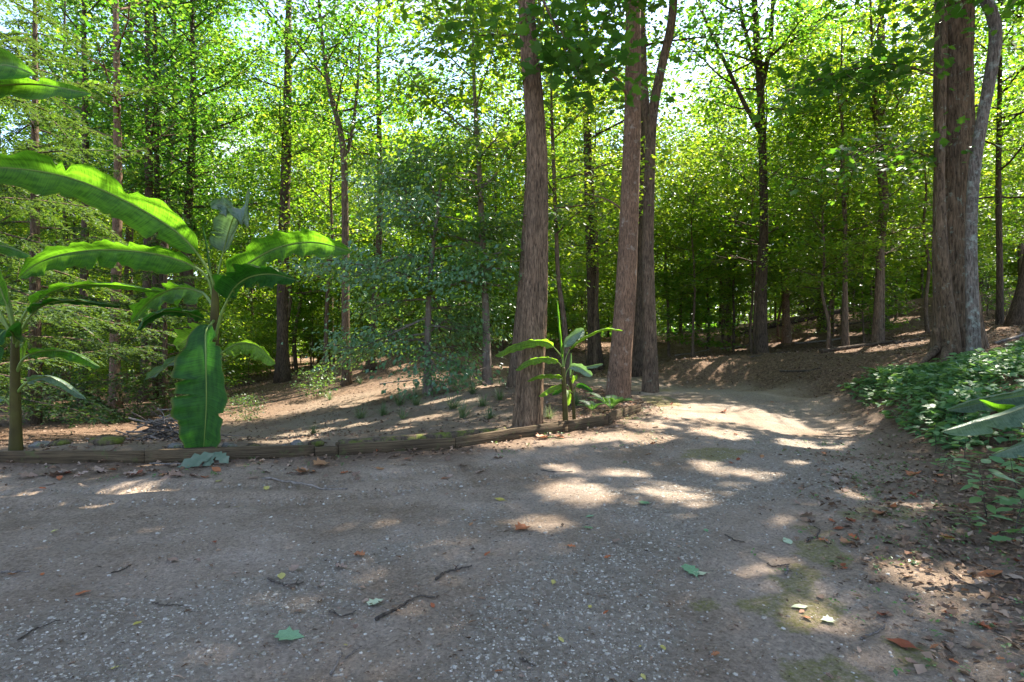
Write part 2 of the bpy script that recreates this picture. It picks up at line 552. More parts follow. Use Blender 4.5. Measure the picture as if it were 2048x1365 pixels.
    l.new(h1.outputs[0], h2.inputs[2])
    bp = nd(n, 'ShaderNodeBump', Strength=1.0, Distance=0.022)
    l.new(h2.outputs[0], bp.inputs['Height'])
    l.new(bp.outputs[0], b.inputs['Normal'])
    l.new(b.outputs[0], out.inputs['Surface'])
    return m

def banana_mat(name, dark=(0.03, 0.10, 0.018), light=(0.065, 0.16, 0.02), trans=(0.18, 0.44, 0.015), tfac=0.58, rough=0.45, spec=0.4):
    m, n, l = newmat(name)
    out = n.new('ShaderNodeOutputMaterial')
    uv = n.new('ShaderNodeUVMap')
    sep = n.new('ShaderNodeSeparateXYZ')
    l.new(uv.outputs[0], sep.inputs[0])
    mp = n.new('ShaderNodeMapping')
    mp.inputs['Scale'].default_value = (85.0, 1.2, 1.0)
    l.new(uv.outputs[0], mp.inputs['Vector'])
    st = nd(n, 'ShaderNodeTexNoise', Scale=1.0, Detail=3.0, Roughness=0.6)
    l.new(mp.outputs[0], st.inputs['Vector'])
    mot = nd(n, 'ShaderNodeTexNoise', Scale=5.0, Detail=5.0)
    l.new(uv.outputs[0], mot.inputs['Vector'])
    a = nd(n, 'ShaderNodeMath', operation='ADD')
    l.new(st.outputs['Fac'], a.inputs[0])
    l.new(mot.outputs['Fac'], a.inputs[1])
    h = nd(n, 'ShaderNodeMath', operation='MULTIPLY')
    l.new(a.outputs[0], h.inputs[0])
    h.inputs[1].default_value = 0.5
    rc = ramp(n, [(0.38, dark), (0.62, light)])
    l.new(h.outputs[0], rc.inputs['Fac'])
    rt = ramp(n, [(0.40, tuple(x * 0.38 for x in trans)), (0.58, trans)])
    l.new(h.outputs[0], rt.inputs['Fac'])
    # browned margin: |v| close to 1
    ab = nd(n, 'ShaderNodeMath', operation='ABSOLUTE')
    l.new(sep.outputs['Y'], ab.inputs[0])
    ed = ramp(n, [(0.9, (0, 0, 0)), (1.0, (1, 1, 1))])
    l.new(ab.outputs[0], ed.inputs['Fac'])
    c = mixc(n, l, ed.outputs['Color'], rc.outputs['Color'], (0.14, 0.13, 0.03))
    b = nd(n, 'ShaderNodeBsdfPrincipled', Roughness=rough)
    b.inputs['Specular IOR Level'].default_value = spec
    l.new(c, b.inputs['Base Color'])
    bp = nd(n, 'ShaderNodeBump', Strength=0.9, Distance=0.008)
    l.new(st.outputs['Fac'], bp.inputs['Height'])
    l.new(bp.outputs[0], b.inputs['Normal'])
    t = n.new('ShaderNodeBsdfTranslucent')
    l.new(rt.outputs['Color'], t.inputs['Color'])
    mx = n.new('ShaderNodeMixShader')
    mx.inputs['Fac'].default_value = tfac
    l.new(b.outputs[0], mx.inputs[1])
    l.new(t.outputs[0], mx.inputs[2])
    l.new(mx.outputs[0], out.inputs['Surface'])
    return m

M = {}
M['soil'] = soil_mat()
M['leaf_forest'] = leaf_mat('leaf_forest', [(0.018, 0.058, 0.014), (0.032, 0.088, 0.018), (0.055, 0.12, 0.02)], [(0.09, 0.28, 0.014), (0.18, 0.40, 0.02), (0.36, 0.50, 0.04)], 0.46)
M['leaf_sapling'] = leaf_mat('leaf_sapling', [(0.02, 0.066, 0.016), (0.036, 0.10, 0.02), (0.06, 0.12, 0.022)], [(0.18, 0.40, 0.012), (0.32, 0.52, 0.02), (0.5, 0.60, 0.035)], 0.5)
M['leaf_beech'] = leaf_mat('leaf_beech', [(0.04, 0.115, 0.05), (0.07, 0.16, 0.07), (0.11, 0.21, 0.09)], [(0.14, 0.32, 0.03), (0.26, 0.42, 0.04)], 0.32, rough=0.36, spec=0.8)
M['leaf_maple'] = leaf_mat('leaf_maple', [(0.03, 0.085, 0.015), (0.05, 0.12, 0.02)], [(0.09, 0.26, 0.012), (0.20, 0.38, 0.02)], 0.42)
M['leaf_shrub'] = leaf_mat('leaf_shrub', [(0.022, 0.06, 0.018), (0.045, 0.10, 0.026)], [(0.12, 0.26, 0.03), (0.22, 0.36, 0.04)], 0.36)
M['leaf_weed'] = leaf_mat('leaf_weed', [(0.06, 0.15, 0.055), (0.10, 0.21, 0.075), (0.18, 0.28, 0.08)], [(0.16, 0.36, 0.07), (0.28, 0.46, 0.08)], 0.36, rough=0.5)
M['needle'] = leaf_mat('needle', [(0.016, 0.042, 0.014), (0.028, 0.062, 0.018), (0.05, 0.09, 0.022)], [(0.10, 0.20, 0.02), (0.18, 0.28, 0.03)], 0.3, rough=0.6, spec=0.25)
M['grass_blade'] = leaf_mat('grass_blade', [(0.045, 0.09, 0.03), (0.09, 0.13, 0.05), (0.20, 0.21, 0.12)], [(0.12, 0.22, 0.04), (0.3, 0.34, 0.12)], 0.3, rough=0.45)
M['fern'] = leaf_mat('fern', [(0.035, 0.10, 0.03), (0.06, 0.14, 0.035)], [(0.14, 0.32, 0.04), (0.2, 0.4, 0.05)], 0.35)
M['bark_oak'] = bark_mat('bark_oak', (0.055, 0.036, 0.022), (0.25, 0.168, 0.105), scale=1.3)
M['bark_red'] = bark_mat('bark_red', (0.075, 0.047, 0.03), (0.25, 0.155, 0.10), (0.27, 0.22, 0.17), 0.15, scale=1.6)
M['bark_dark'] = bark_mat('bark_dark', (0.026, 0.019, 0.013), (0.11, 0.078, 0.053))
M['bark_grey'] = bark_mat('bark_grey', (0.05, 0.04, 0.032), (0.20, 0.165, 0.14), (0.25, 0.27, 0.23), 0.3, scale=1.2)
M['bark_big'] = bark_mat('bark_big', (0.045, 0.031, 0.019), (0.185, 0.128, 0.083), (0.2, 0.22, 0.17), 0.1, scale=0.8)
M['bark_smooth'] = bark_mat('bark_smooth', (0.13, 0.105, 0.085), (0.22, 0.18, 0.15), (0.26, 0.27, 0.22), 0.15, scale=0.5)
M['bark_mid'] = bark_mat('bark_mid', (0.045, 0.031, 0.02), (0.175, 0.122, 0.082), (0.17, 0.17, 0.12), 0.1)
M['banana'] = banana_mat('banana_blade')
M['banana_dark'] = banana_mat('banana_blade_dark', (0.014, 0.06, 0.01), (0.026, 0.09, 0.014), (0.06, 0.24, 0.01), 0.4, 0.55, 0.3)
M['banana_yellow'] = banana_mat('banana_blade_yellow', (0.08, 0.17, 0.02), (0.12, 0.22, 0.03), (0.32, 0.58, 0.03), 0.58, 0.5)
M['banana_pale'] = banana_mat('banana_blade_pale', (0.10, 0.16, 0.10), (0.20, 0.25, 0.18), (0.18, 0.34, 0.08), 0.35, 0.4)
M['banana_rib'] = plain_mat('banana_rib', [(0.12, 0.19, 0.03), (0.19, 0.26, 0.05)], 0.4, 0.4, 12.0, island=False, trans=0.15)
M['banana_stem'] = plain_mat('banana_stem', [(0.025, 0.016, 0.008), (0.06, 0.048, 0.012), (0.10, 0.10, 0.018)], 0.7, 0.15, 5.0, island=False)
M['plank'] = bark_mat('weathered_plank', (0.05, 0.034, 0.02), (0.125, 0.09, 0.052), (0.09, 0.095, 0.035), 0.2, scale=0.6, stretch=(1.6, 1.6, 60))
M['stone'] = plain_mat('gravel_stone', [(0.14, 0.115, 0.085), (0.25, 0.21, 0.16), (0.33, 0.285, 0.225), (0.43, 0.38, 0.31)], 0.8, 0.3, 60.0)
M['litter'] = plain_mat('leaf_litter', [(0.06, 0.038, 0.024), (0.12, 0.07, 0.042), (0.19, 0.115, 0.07), (0.25, 0.16, 0.10), (0.30, 0.21, 0.15)], 0.75, 0.25, 12.0, trans=0.12)
M['leaf_red'] = plain_mat('fallen_leaf_red', [(0.20, 0.045, 0.02), (0.34, 0.10, 0.035), (0.30, 0.15, 0.07)], 0.6, 0.3, 25.0, trans=0.15)
M['leaf_brown'] = plain_mat('fallen_leaf_brown', [(0.13, 0.075, 0.05), (0.24, 0.15, 0.105), (0.32, 0.23, 0.17)], 0.7, 0.3, 25.0, trans=0.12)
M['leaf_yellow'] = plain_mat('fallen_leaf_yellow', [(0.38, 0.30, 0.06), (0.42, 0.36, 0.12)], 0.6, 0.3, 25.0, trans=0.15)
M['leaf_green'] = plain_mat('fallen_leaf_green', [(0.10, 0.22, 0.09), (0.20, 0.32, 0.18)], 0.5, 0.4, 25.0, trans=0.15)
M['leaf_pale'] = plain_mat('fallen_leaf_pale', [(0.34, 0.40, 0.26), (0.45, 0.46, 0.28)], 0.5, 0.4, 25.0, trans=0.1)
M['leaf_torn'] = plain_mat('torn_leaf', [(0.05, 0.085, 0.05), (0.10, 0.13, 0.085), (0.17, 0.18, 0.13)], 0.7, 0.2, 14.0, island=False)
M['twig'] = bark_mat('twig_bark', (0.035, 0.027, 0.022), (0.13, 0.105, 0.085))
M['twig_pale'] = bark_mat('twig_pale_bark', (0.12, 0.10, 0.085), (0.26, 0.22, 0.19))
M['rock'] = bark_mat('field_rock', (0.09, 0.085, 0.075), (0.24, 0.22, 0.20), (0.09, 0.11, 0.03), 0.3, scale=0.4)
M['log_moss'] = bark_mat('mossy_log', (0.04, 0.03, 0.02), (0.14, 0.10, 0.07), (0.12, 0.14, 0.02), 0.45, scale=0.8)
M['sprig'] = leaf_mat('sprig', [(0.05, 0.12, 0.03), (0.08, 0.16, 0.04)], [(0.14, 0.32, 0.03), (0.22, 0.4, 0.04)], 0.3)

# ------------------------------------------------------------------ ground and driveway
TRK = [[(-9, 5.55), (-4.5, 5.55), (-1.8, 5.85), (0.1, 6.65), (1.9, 8.0), (3.2, 9.8)], [(-9, 5.1), (-4.5, 5.1), (-1.6, 5.4), (0.4, 6.2)]]
def grid_polar(ang, rad, keep=None):
    A, R = np.meshgrid(ang, rad)
    x, y = R * np.sin(A), R * np.cos(A)
    na, nr = len(ang), len(rad)
    i = np.arange(nr - 1)[:, None] * na
    j = np.arange(na - 1)[None, :]
    Q = np.stack([i + j, i + j + 1, i + na + j + 1, i + na + j], axis=-1).reshape(-1, 4)[:, ::-1]
    return x.ravel(), y.ravel(), Q

def soil_attrs(x, y, drive):
    g, mo, li, sd = masks(x, y)
    tr = np.zeros(len(x))
    tv = x * 0.0
    for k, t in enumerate(TRK):
        d = seg_dist(x, y, t)
        tr = np.maximum(tr, sstep(0.13, 0.09, d) * sstep(4.5, 2.5, x) * (0.25 + 0.75 * fbm(x, y, 2, 0.8)))
        tv = x + 0.35 * y
    # thin dry grass and needles on the open slope behind the boards
    dg = sstep(-0.3, -1.2, sd) * sstep(1.5, -1.0, x) * sstep(24, 13, y) * sstep(-9, -5, x)
    dg = np.clip(dg * (fbm(x + 40, y, 4, 0.9) * 1.6 - 0.05), 0, 0.9)
    return dict(gravel=g * sstep(-0.5, 0.2, sd), moss=mo, litter=li, drygrass=dg, tread=tr * sstep(0, 0.3, sd), tv=tv), sd

ang = np.concatenate([np.radians(np.arange(-180, -62, 4.0)), np.radians(np.arange(-60, 60, 0.5)), np.radians(np.arange(62, 180.1, 4.0))])
rad = np.concatenate([[0.02], np.geomspace(0.9, 320, 360)])
x, y, Q = grid_polar(ang, rad)
at, sd = soil_attrs(x, y, False)
z = ground_z(x, y) + micro(x, y) - 0.05 * sstep(0.0, 0.25, sd)
# the bank beside the road keeps a rough cut face
link('ground', mk_mesh('ground', np.stack([x, y, z], 1), Q, True, at), M['soil'], kind='structure')

ang = np.radians(np.arange(-70, 70.01, 0.3))
rad = np.concatenate([[0.05, 0.4], np.geomspace(1.2, 24, 340)])
x, y, Q = grid_polar(ang, rad)
at, sd = soil_attrs(x, y, True)
z = ground_z(x, y) + micro(x, y) + 0.006 - 0.06 * sstep(0.02, -0.25, sd)
for t in TRK:
    d = seg_dist(x, y, t)
    z = z - 0.018 * np.exp(-(d / 0.12) ** 2) * sstep(4, 1, x) + 0.012 * np.exp(-((d - 0.2) / 0.06) ** 2)
ok = (sd > -0.3)[Q].any(axis=1)
Q = Q[ok]
used = np.unique(Q)
mp_ = np.full(len(x), -1)
mp_[used] = np.arange(len(used))
link('driveway', mk_mesh('driveway', np.stack([x, y, z], 1)[used], mp_[Q], True, {k: v[used] for k, v in at.items()}), M['soil'], kind='structure')
DRIVE_UP = 0.006

# ------------------------------------------------------------------ leaf quads
def leaf_quads(C, Nn, D, L, W, fold=0.18):
    """one folded rhombus per leaf: C base points, Nn normals, D directions, L lengths, W half widths"""
    D = nrm(D - (D * Nn).sum(1, keepdims=True) * Nn)
    S = np.cross(Nn, D)
    L, W = L[:, None], W[:, None]
    a = C
    b = C + D * L * 0.42 + S * W + Nn * W * fold
    c = C + D * L - Nn * L * 0.12
    d = C + D * L * 0.42 - S * W + Nn * W * fold
    V = np.stack([a, b, c, d], 1).reshape(-1, 3)
    i = np.arange(len(C))[:, None] * 4
    T = np.concatenate([i + np.array([[0, 2, 1]]), i + np.array([[0, 3, 2]])], 0)
    return V, T

def leaf_shape(C, Nn, D, L, outline, cup=0.1):
    """one fan per leaf following an outline of (along, across) points"""
    D = nrm(D - (D * Nn).sum(1, keepdims=True) * Nn)
    S = np.cross(Nn, D)
    o = np.array([(0.4, 0.0)] + outline)
    k = len(o)
    h = cup * (o[:, 1] ** 2 - 0.3 * o[:, 0] ** 2)
    V = C[:, None, :] + L[:, None, None] * (o[None, :, :1] * D[:, None, :] + o[None, :, 1:] * S[:, None, :] + h[None, :, None] * Nn[:, None, :])
    i = np.arange(len(C))[:, None, None] * k
    tri = np.array([[0, a, a % (k - 1) + 1] for a in range(1, k)])[None]
    return V.reshape(-1, 3), (i + tri).reshape(-1, 3)

MAPLE = [(0.0, 0.0), (-0.06, 0.26), (0.18, 0.30), (0.22, 0.55), (0.42, 0.34), (0.62, 0.40), (0.70, 0.20), (1.0, 0.0), (0.70, -0.20), (0.62, -0.40), (0.42, -0.34), (0.22, -0.55), (0.18, -0.30), (-0.06, -0.26)]
OVAL6 = [(0.0, 0.0), (0.25, 0.25), (0.62, 0.24), (1.0, 0.0), (0.62, -0.24), (0.25, -0.25)]
OVAL = [(0.0, 0.0), (0.12, 0.16), (0.35, 0.27), (0.62, 0.23), (0.85, 0.1), (1.0, 0.0), (0.85, -0.1), (0.62, -0.23), (0.35, -0.27), (0.12, -0.16)]

def cluster_leaves(rng, cen, out, per, rad, flat, leaf, tilt=0.45, droop=0.25, wfac=0.34, shape=None, face=0.0):
    """leaves sprayed about each cluster centre; out = outward direction of each cluster"""
    K = len(cen)
    c = np.repeat(cen, per, 0)
    o = np.repeat(out, per, 0)
    n = len(c)
    g = rng.normal(size=(n, 3)) * rad * np.array([1, 1, flat])
    pos = c + g
    Nn = nrm(np.stack([rng.normal(size=n) * tilt, rng.normal(size=n) * tilt, np.ones(n)], 1))
    if face:
        Nn = nrm(Nn + o * np.array([1, 1, 0]) * face)
    D = o * 0.5 + rng.normal(size=(n, 3)) * 0.7
    D[:, 2] = D[:, 2] * 0.4 - droop
    L = leaf * np.clip(rng.lognormal(-0.03, 0.3, n), 0.45, 1.7)
    if shape:
        V, T = leaf_shape(pos, Nn, nrm(D), L, shape)
        return pos, V, T, len(shape) + 1
    V, T = leaf_quads(pos, Nn, nrm(D), L, L * wfac)
    return pos, V, T, 4

# ------------------------------------------------------------------ trees
def branch(rng, p, d, length, n, lift, wob):
    pts = [np.array(p, float)]
    d = nrm(np.array(d, float))
    st = length / (n - 1)
    for _ in range(n - 1):
        d = nrm(d + np.array([0, 0, lift]) + rng.normal(size=3) * wob)
        pts.append(pts[-1] + d * st)
    return np.array(pts)

def bark_ridge(seed, amp, nrid, flare=0.0, z0=0.0, flare_h=0.6, lobes=5):
    rs = np.random.RandomState(seed)
    ph = rs.rand(4) * 6.28
    def f(th, p):
        z = (p[:, 2] - z0)[:, None]
        t = th[None, :]
        a = amp * (0.6 * np.abs(np.sin(t * nrid / 2 + 1.2 * np.sin(z * 2.1 + ph[0]) + ph[1])) + 0.4 * np.abs(np.sin(t * nrid * 0.85 / 2 + 0.9 * np.sin(z * 3.3 + ph[2]))) - 0.5)
        a = a + 0.03 * np.sin(2 * t + z * 0.7 + ph[3]) + 0.03 * np.sin(z * 1.7 + t + ph[0])
        fl = flare * np.exp(-np.maximum(z, 0) / flare_h) * (1 + 0.45 * np.sin(lobes * t + ph[2]))
        return 1 + a + fl
    return f

def gen_tree(seed, trunk, trad, lo, R, n_limb, n_sub, per, leaf, seg=8, flat=0.3, elev=(0.15, 0.95), rad=0.55, tilt=0.5, droop=0.25, limbs=(), ridge=None, shape=None, wood_only_limbs=False, top=None, wfac=0.34, sub_len=0.5, lift=0.04, sub_seg=4, trunk_n=None, face=0.0, jit=0.12):
    """trunk: points, trad: radii at those points; returns trunk mesh data, wood data, leaf data"""
    rng = np.random.RandomState(seed)
    tr = np.hstack([np.asarray(trunk, float), np.asarray(trad, float)[:, None]])
    n = trunk_n or max(14, int(len(tr) * 5))
    t = spline(tr, n)
    woods = [tube(t[:, :3], np.maximum(t[:, 3], 0.006), seg, ridge)]
    axes = [t]
    fork = []
    for pts, r0, r1 in limbs:
        q = spline(pts, 14)
        woods.append(tube(q, np.linspace(r0, r1, 14), max(6, seg // 2)))
        axes.append(np.hstack([q, np.linspace(r0, r1, 14)[:, None]]))
    cen, out = [], []
    zt = top or t[-1, 2]
    for ai, ax in enumerate(axes):
        zlo, zhi = max(lo, ax[0, 2]), ax[-1, 2]
        if zhi - zlo < 0.3:
            continue
        m = max(3, int(round(n_limb * (zhi - zlo) / max(0.5, zt - lo))))
        for i in range(m):
            f = 0.96 * ((i + 0.3 + 0.4 * rng.rand()) / m) ** 1.2
            zz = zlo + (zhi - zlo) * f
            k = int(np.argmin(np.abs(ax[:, 2] - zz)))
            base = ax[k, :3]
            rel = (zz - lo) / max(0.5, zt - lo)
            az = 2.399 * i + ai * 1.3 + rng.normal() * 0.4
            el = elev[0] + (elev[1] - elev[0]) * rel + rng.normal() * jit
            ln = R * (math.sin(math.pi * (0.18 + 0.74 * min(1, rel))) ** 0.7) * (0.75 + 0.5 * rng.rand())
            d = np.array([math.cos(az) * math.cos(el), math.sin(az) * math.cos(el), math.sin(el)])
            q = branch(rng, base, d, ln, 7, lift, 0.09)
            r0 = min(0.5 * ax[k, 3], 0.012 + ln * 0.013)
            woods.append(tube(q, np.linspace(r0, 0.006, 7), 5, cap=False))
            for s in range(n_sub):
                ft = 0.22 + 0.78 * (s + rng.rand() * 0.6) / n_sub
                kk = min(6, int(ft * 6))
                sg = 1 if s % 2 else -1
                dd = q[min(6, kk + 1)] - q[max(0, kk - 1)]
                aa = sg * (0.5 + 0.6 * rng.rand())
                ca, sa = math.cos(aa), math.sin(aa)
                d2 = np.array([dd[0] * ca - dd[1] * sa, dd[0] * sa + dd[1] * ca, dd[2] * 0.5 + rng.normal() * 0.12 * np.linalg.norm(dd)])
                l2 = sub_len * ln * (1.05 - 0.6 * ft) * (0.7 + 0.6 * rng.rand()) + 0.15
                q2 = branch(rng, q[kk], d2, l2, 4, lift * 0.5, 0.12)
                woods.append(tube(q2, np.linspace(max(0.005, r0 * 0.4), 0.003, 4), sub_seg, cap=False))
                nc = max(2, int(l2 / (rad * 0.75)))
                for c in range(nc):
                    g = 0.25 + 0.8 * (c + rng.rand()) / nc
                    u = min(2.999, g * 3)
                    a, b = int(u), u - int(u)
                    cen.append(q2[a] * (1 - b) + q2[a + 1] * b)
                    out.append(nrm(d2))
            cen.append(q[-1])
            out.append(nrm(d))
    cen.append(t[-1, :3])
    out.append(np.array([0, 0, 1.0]))
    cen, out = np.array(cen), np.array(out)
    pos, V, T, k = cluster_leaves(rng, cen, out, per, rad, flat, leaf, tilt, droop, wfac, shape, face)
    return dict(wood=merge(woods), pos=pos, V=V, T=T, k=k)

# patches of sunlight on the ground, seen in the photo: the gaps in the crowns that let them through (x, y, rx, ry, angle)
GAPS = []
def gap(px, py, wx, wy):
    d = H * F / (py - HY)
    GAPS.append(((px - 1024) / F * d, d, wx / F * d, wy / (py - HY) * d))

def gap_at(p, r):
    k = p[2] / SUN[2]
    GAPS.append((p[0] - SUN[0] * k, p[1] - SUN[1] * k, r, r))

def gap_mask(pw):
    """True for leaves whose shadow would fall inside a sunlit patch"""
    k = pw[:, 2] / SUN[2]
    gx, gy = pw[:, 0] - SUN[0] * k, pw[:, 1] - SUN[1] * k
    m = np.zeros(len(pw), dtype=bool)
    for (x, y, rx, ry) in GAPS:
        dx, dy = (gx - x) / rx, (gy - y) / ry
        m |= dx * dx + dy * dy < 1
    return m

STATS = dict(tris=0, cut=0)
def cull_leaves(tree, sel):
    k = tree['k']
    nl = len(tree['pos'])
    per = len(tree['T']) // nl
    V = tree['V'].reshape(nl, k, 3)[sel].reshape(-1, 3)
    # all shapes: rebuild faces
    if k == 4:
        i = np.arange(int(sel.sum()))[:, None] * 4
        T = np.concatenate([i + np.array([[0, 2, 1]]), i + np.array([[0, 3, 2]])], 0)
    else:
        i = np.arange(int(sel.sum()))[:, None, None] * k
        T = (i + np.array([[0, a, a % (k - 1) + 1] for a in range(1, k)])[None]).reshape(-1, 3)
    return V, T

PROTO = {}
def proto(key, wood_mat, leaf_mat_, **kw):
    t = gen_tree(**kw)
    t['wood_me'] = mk_mesh(key + '_trunk', t['wood'][0], t['wood'][1], True)
    t['wood_me'].materials.append(M[wood_mat])
    t['leaf_me'] = mk_mesh(key + '_crown', t['V'], t['T'])
    t['leaf_me'].materials.append(M[leaf_mat_])
    t['lm'] = leaf_mat_
    t['h'] = float(t['wood'][0][:, 2].max())
    STATS['tris'] += len(t['T'])
    PROTO[key] = t

def place(name, label, key, x, y, rz, s, group=None, sink=0.1, cat='tree', sz=None):
    t = PROTO[key]
    z = float(ground_z(x, y)) - sink
    root = thing(name, label, cat, (x, y, z), rz, (s, s, sz or s), group)
    link('trunk', t['wood_me'], parent=root)
    c, sn = math.cos(rz), math.sin(rz)
    p = t['pos']
    pw = np.stack([x + s * (p[:, 0] * c - p[:, 1] * sn), y + s * (p[:, 0] * sn + p[:, 1] * c), z + (sz or s) * p[:, 2]], 1)
    m = gap_mask(pw)
    me = t['leaf_me']
    if m.sum() > 0.005 * len(m):
        V, T = cull_leaves(t, ~m)
        me = mk_mesh(key + '_crown_open', V, T)
        me.materials.append(M[t['lm']])
        STATS['cut'] += len(T)
    link('crown', me, parent=root, kind='stuff')
    return root

def hero(name, label, pix, d, mat, lm, lo, top, R, n_limb=14, n_sub=6, per=26, leaf=0.145, seg=20, flare=0.35, ridge_amp=0.12, nrid=14, limbs=(), lean_top=None, rad=0.55, cat='tree', flat=0.35, tilt=0.55, extra=None, gd=None, elev=(0.15, 0.95), dd=None, group=None, **kw):
    """a tree whose trunk follows the photo: pix = (px, py, half width px) from the base up, at distance d"""
    pts, rads = [], []
    for i, q in enumerate(pix):
        di = d + (dd[i] if dd else 0)
        pts.append(P(q[0], q[1], di))
        rads.append(q[2] / F * di)
    base = pts[0].copy()
    gz = float(ground_z(base[0], base[1]))
    base[2] = gz
    pts[0][2] = gz - 0.25
    dirn = nrm(pts[-1] - pts[-2])
    if lean_top is not None:
        dirn = nrm(np.array(lean_top, float))
    rem = top - pts[-1][2]
    if rem > 0.5:
        rl = rads[-1]
        dirn = nrm(dirn + np.array([0, 0, 0.6]))
        pts.append(pts[-1] + dirn * rem * 0.5)
        rads.append(rl * 0.6)
        pts.append(pts[-1] + nrm(dirn + np.array([0.05, 0.03, 0.5])) * rem * 0.5)
        rads.append(0.02)
    pts = [p - base for p in pts]
    L = []
    for lp, r0, r1 in limbs:
        L.append(([P(a, b, d + (c if c else 0)) - base for a, b, c in lp], r0 / F * d, r1 / F * d))
    sd_ = abs(hash(tuple(pix[0]))) % 9999 if False else int(pix[0][0] * 7 + pix[0][1]) % 9999
    t = gen_tree(sd_, pts, rads, lo - gz, R, n_limb, n_sub, per, leaf, seg=seg, rad=rad, flat=flat, tilt=tilt, limbs=L, elev=elev,
                 ridge=bark_ridge(sd_, ridge_amp, nrid, flare), trunk_n=110 if seg > 60 else 60 if seg > 14 else 30, **kw)
    root = thing(name, label, cat, tuple(base), group=group)
    me = mk_mesh(name + '_trunk', t['wood'][0], t['wood'][1], True)
    link('trunk', me, M[mat], root)
    m = gap_mask(t['pos'] + base)
    V, T = cull_leaves(t, ~m)
    link('crown', mk_mesh(name + '_crown', V, T), M[lm], root, kind='stuff')
    STATS['tris'] += len(T)
    return root, base

for g in ((1440, 826, 150, 20), (1560, 842, 75, 16), (1345, 835, 60, 11), (1150, 988, 80, 30), (1345, 985, 80, 24), (1490, 1030, 85, 26), (1400, 1020, 40, 16), (1645, 930, 65, 15), (1255, 885, 110, 11), (1250, 950, 60, 12), (1430, 935, 45, 14),
          (1120, 940, 45, 12), (1520, 945, 50, 13), (1700, 985, 40, 10), (1090, 1050, 80, 18), (1290, 862, 50, 9), (1600, 880, 50, 10), (1440, 870, 70, 12), (1480, 1140, 45, 14), (1630, 1230, 60, 20), (1560, 1120, 30, 10), (1830, 1010, 60, 10), (1010, 880, 14, 12)):
    gap(*g)
for px, py, d, r in ((1105, 700, 8.7, 0.75), (1050, 700, 8.5, 0.5), (1090, 770, 8.6, 0.4), (1215, 665, 8.9, 0.45), (1150, 668, 8.9, 0.4), (1258, 770, 12.0, 0.3), (1262, 730, 12.1, 0.25), (1137, 800, 9.0, 0.25), (480, 710, 7.2, 0.25), (300, 440, 6.8, 0.5), (190, 405, 6.5, 0.35), (110, 370, 6.3, 0.3), (80, 180, 6.2, 0.35), (280, 525, 6.8, 0.45), (150, 525, 6.6, 0.45), (560, 505, 7.0, 0.45), (640, 500, 6.8, 0.35), (160, 715, 6.8, 0.3), (460, 460, 7.0, 0.3), (1895, 850, 4.2, 0.3), (1400, 700, 19, 0.8), (1700, 690, 17.5, 0.8), (1800, 690, 16, 0.8)):
    gap_at(P(px, py, d), r)

def sight(px, py, d0=7.3, d1=40):
    """where a sight line meets the ground"""
    dd = np.linspace(d0, d1, 600)
    pts = np.stack([(px - 1024) / F * dd, dd, H - (py - HY) / F * dd], 1)
    hit = pts[:, 2] < ground_z(pts[:, 0], pts[:, 1])
    return pts[int(np.argmax(hit))] if hit.any() else pts[-1]
for px, py, r in ((615, 865, 0.55), (570, 880, 0.5), (700, 812, 0.35), (735, 800, 0.4), (790, 858, 0.35), (840, 838, 0.4), (720, 850, 0.3), (880, 802, 0.4), (930, 805, 0.3), (960, 775, 0.5), (660, 845, 0.3), (830, 885, 0.25), (770, 880, 0.3), (905, 870, 0.25), (750, 722, 0.6), (800, 735, 0.5), (700, 750, 0.5), (1000, 735, 0.5),
                  (1420, 735, 0.4), (1550, 690, 0.6), (1610, 680, 0.5), (1480, 700, 0.4), (1700, 670, 0.6), (1820, 668, 0.6), (1640, 660, 0.7), (1980, 660, 0.5), (1800, 640, 0.7), (1715, 900, 0.3), (1780, 760, 0.25), (1850, 800, 0.3)):
    gap_at(sight(px, py), r)

# ------------------------------------------------------------------ the trees whose trunks the photo singles out
oak_root, oak_base = hero('oak_tree', 'big furrowed grey-brown trunk rising from behind the timber edging beside the small banana plant', [(1052, 866, 29), (1060, 760, 26), (1068, 650, 25), (1073, 480, 21.5), (1074, 300, 19), (1064, 150, 17), (1052, 0, 15)], 8.9,
     'bark_oak', 'leaf_forest', 6.6, 21, 4.6, n_limb=20, n_sub=7, per=44, seg=110, flare=0.08, ridge_amp=0.17, nrid=36)
poplar_root, poplar_base = hero('poplar_tree', 'reddish straight trunk leaning right, sunlit at its foot near the end of the edging', [(1236, 806, 24), (1243, 700, 21), (1250, 600, 20), (1258, 450, 18), (1263, 300, 17), (1266, 150, 16), (1267, 0, 15)], 12.4,
     'bark_red', 'leaf_forest', 9.0, 24, 4.8, n_limb=20, n_sub=7, per=44, seg=56, flare=0.14, ridge_amp=0.05, nrid=40, limbs=[([(1262, 205, 0), (1235, 160, -0.3), (1190, 140, -0.6), (1130, 165, -1.0)], 4, 1.2), ([(1258, 470, 0), (1252, 430, 0.3), (1215, 400, 0.6), (1160, 385, 1.0)], 3, 0.8)])
hero('forked_tree', 'grey-brown tree forking in two high up behind the reddish trunk', [(1300, 785, 17), (1300, 700, 13), (1298, 600, 12), (1296, 480, 11), (1299, 350, 10.5), (1305, 235, 10), (1322, 140, 9), (1338, 70, 8.5), (1347, 0, 8)], 14.2,
     'bark_mid', 'leaf_forest', 10.2, 22, 4.2, n_limb=18, n_sub=7, per=40, seg=40, flare=0.1, ridge_amp=0.07, nrid=22, limbs=[([(1300, 280, 0), (1290, 200, 0.2), (1286, 100, 0.4), (1284, -20, 0.5)], 9, 6)])
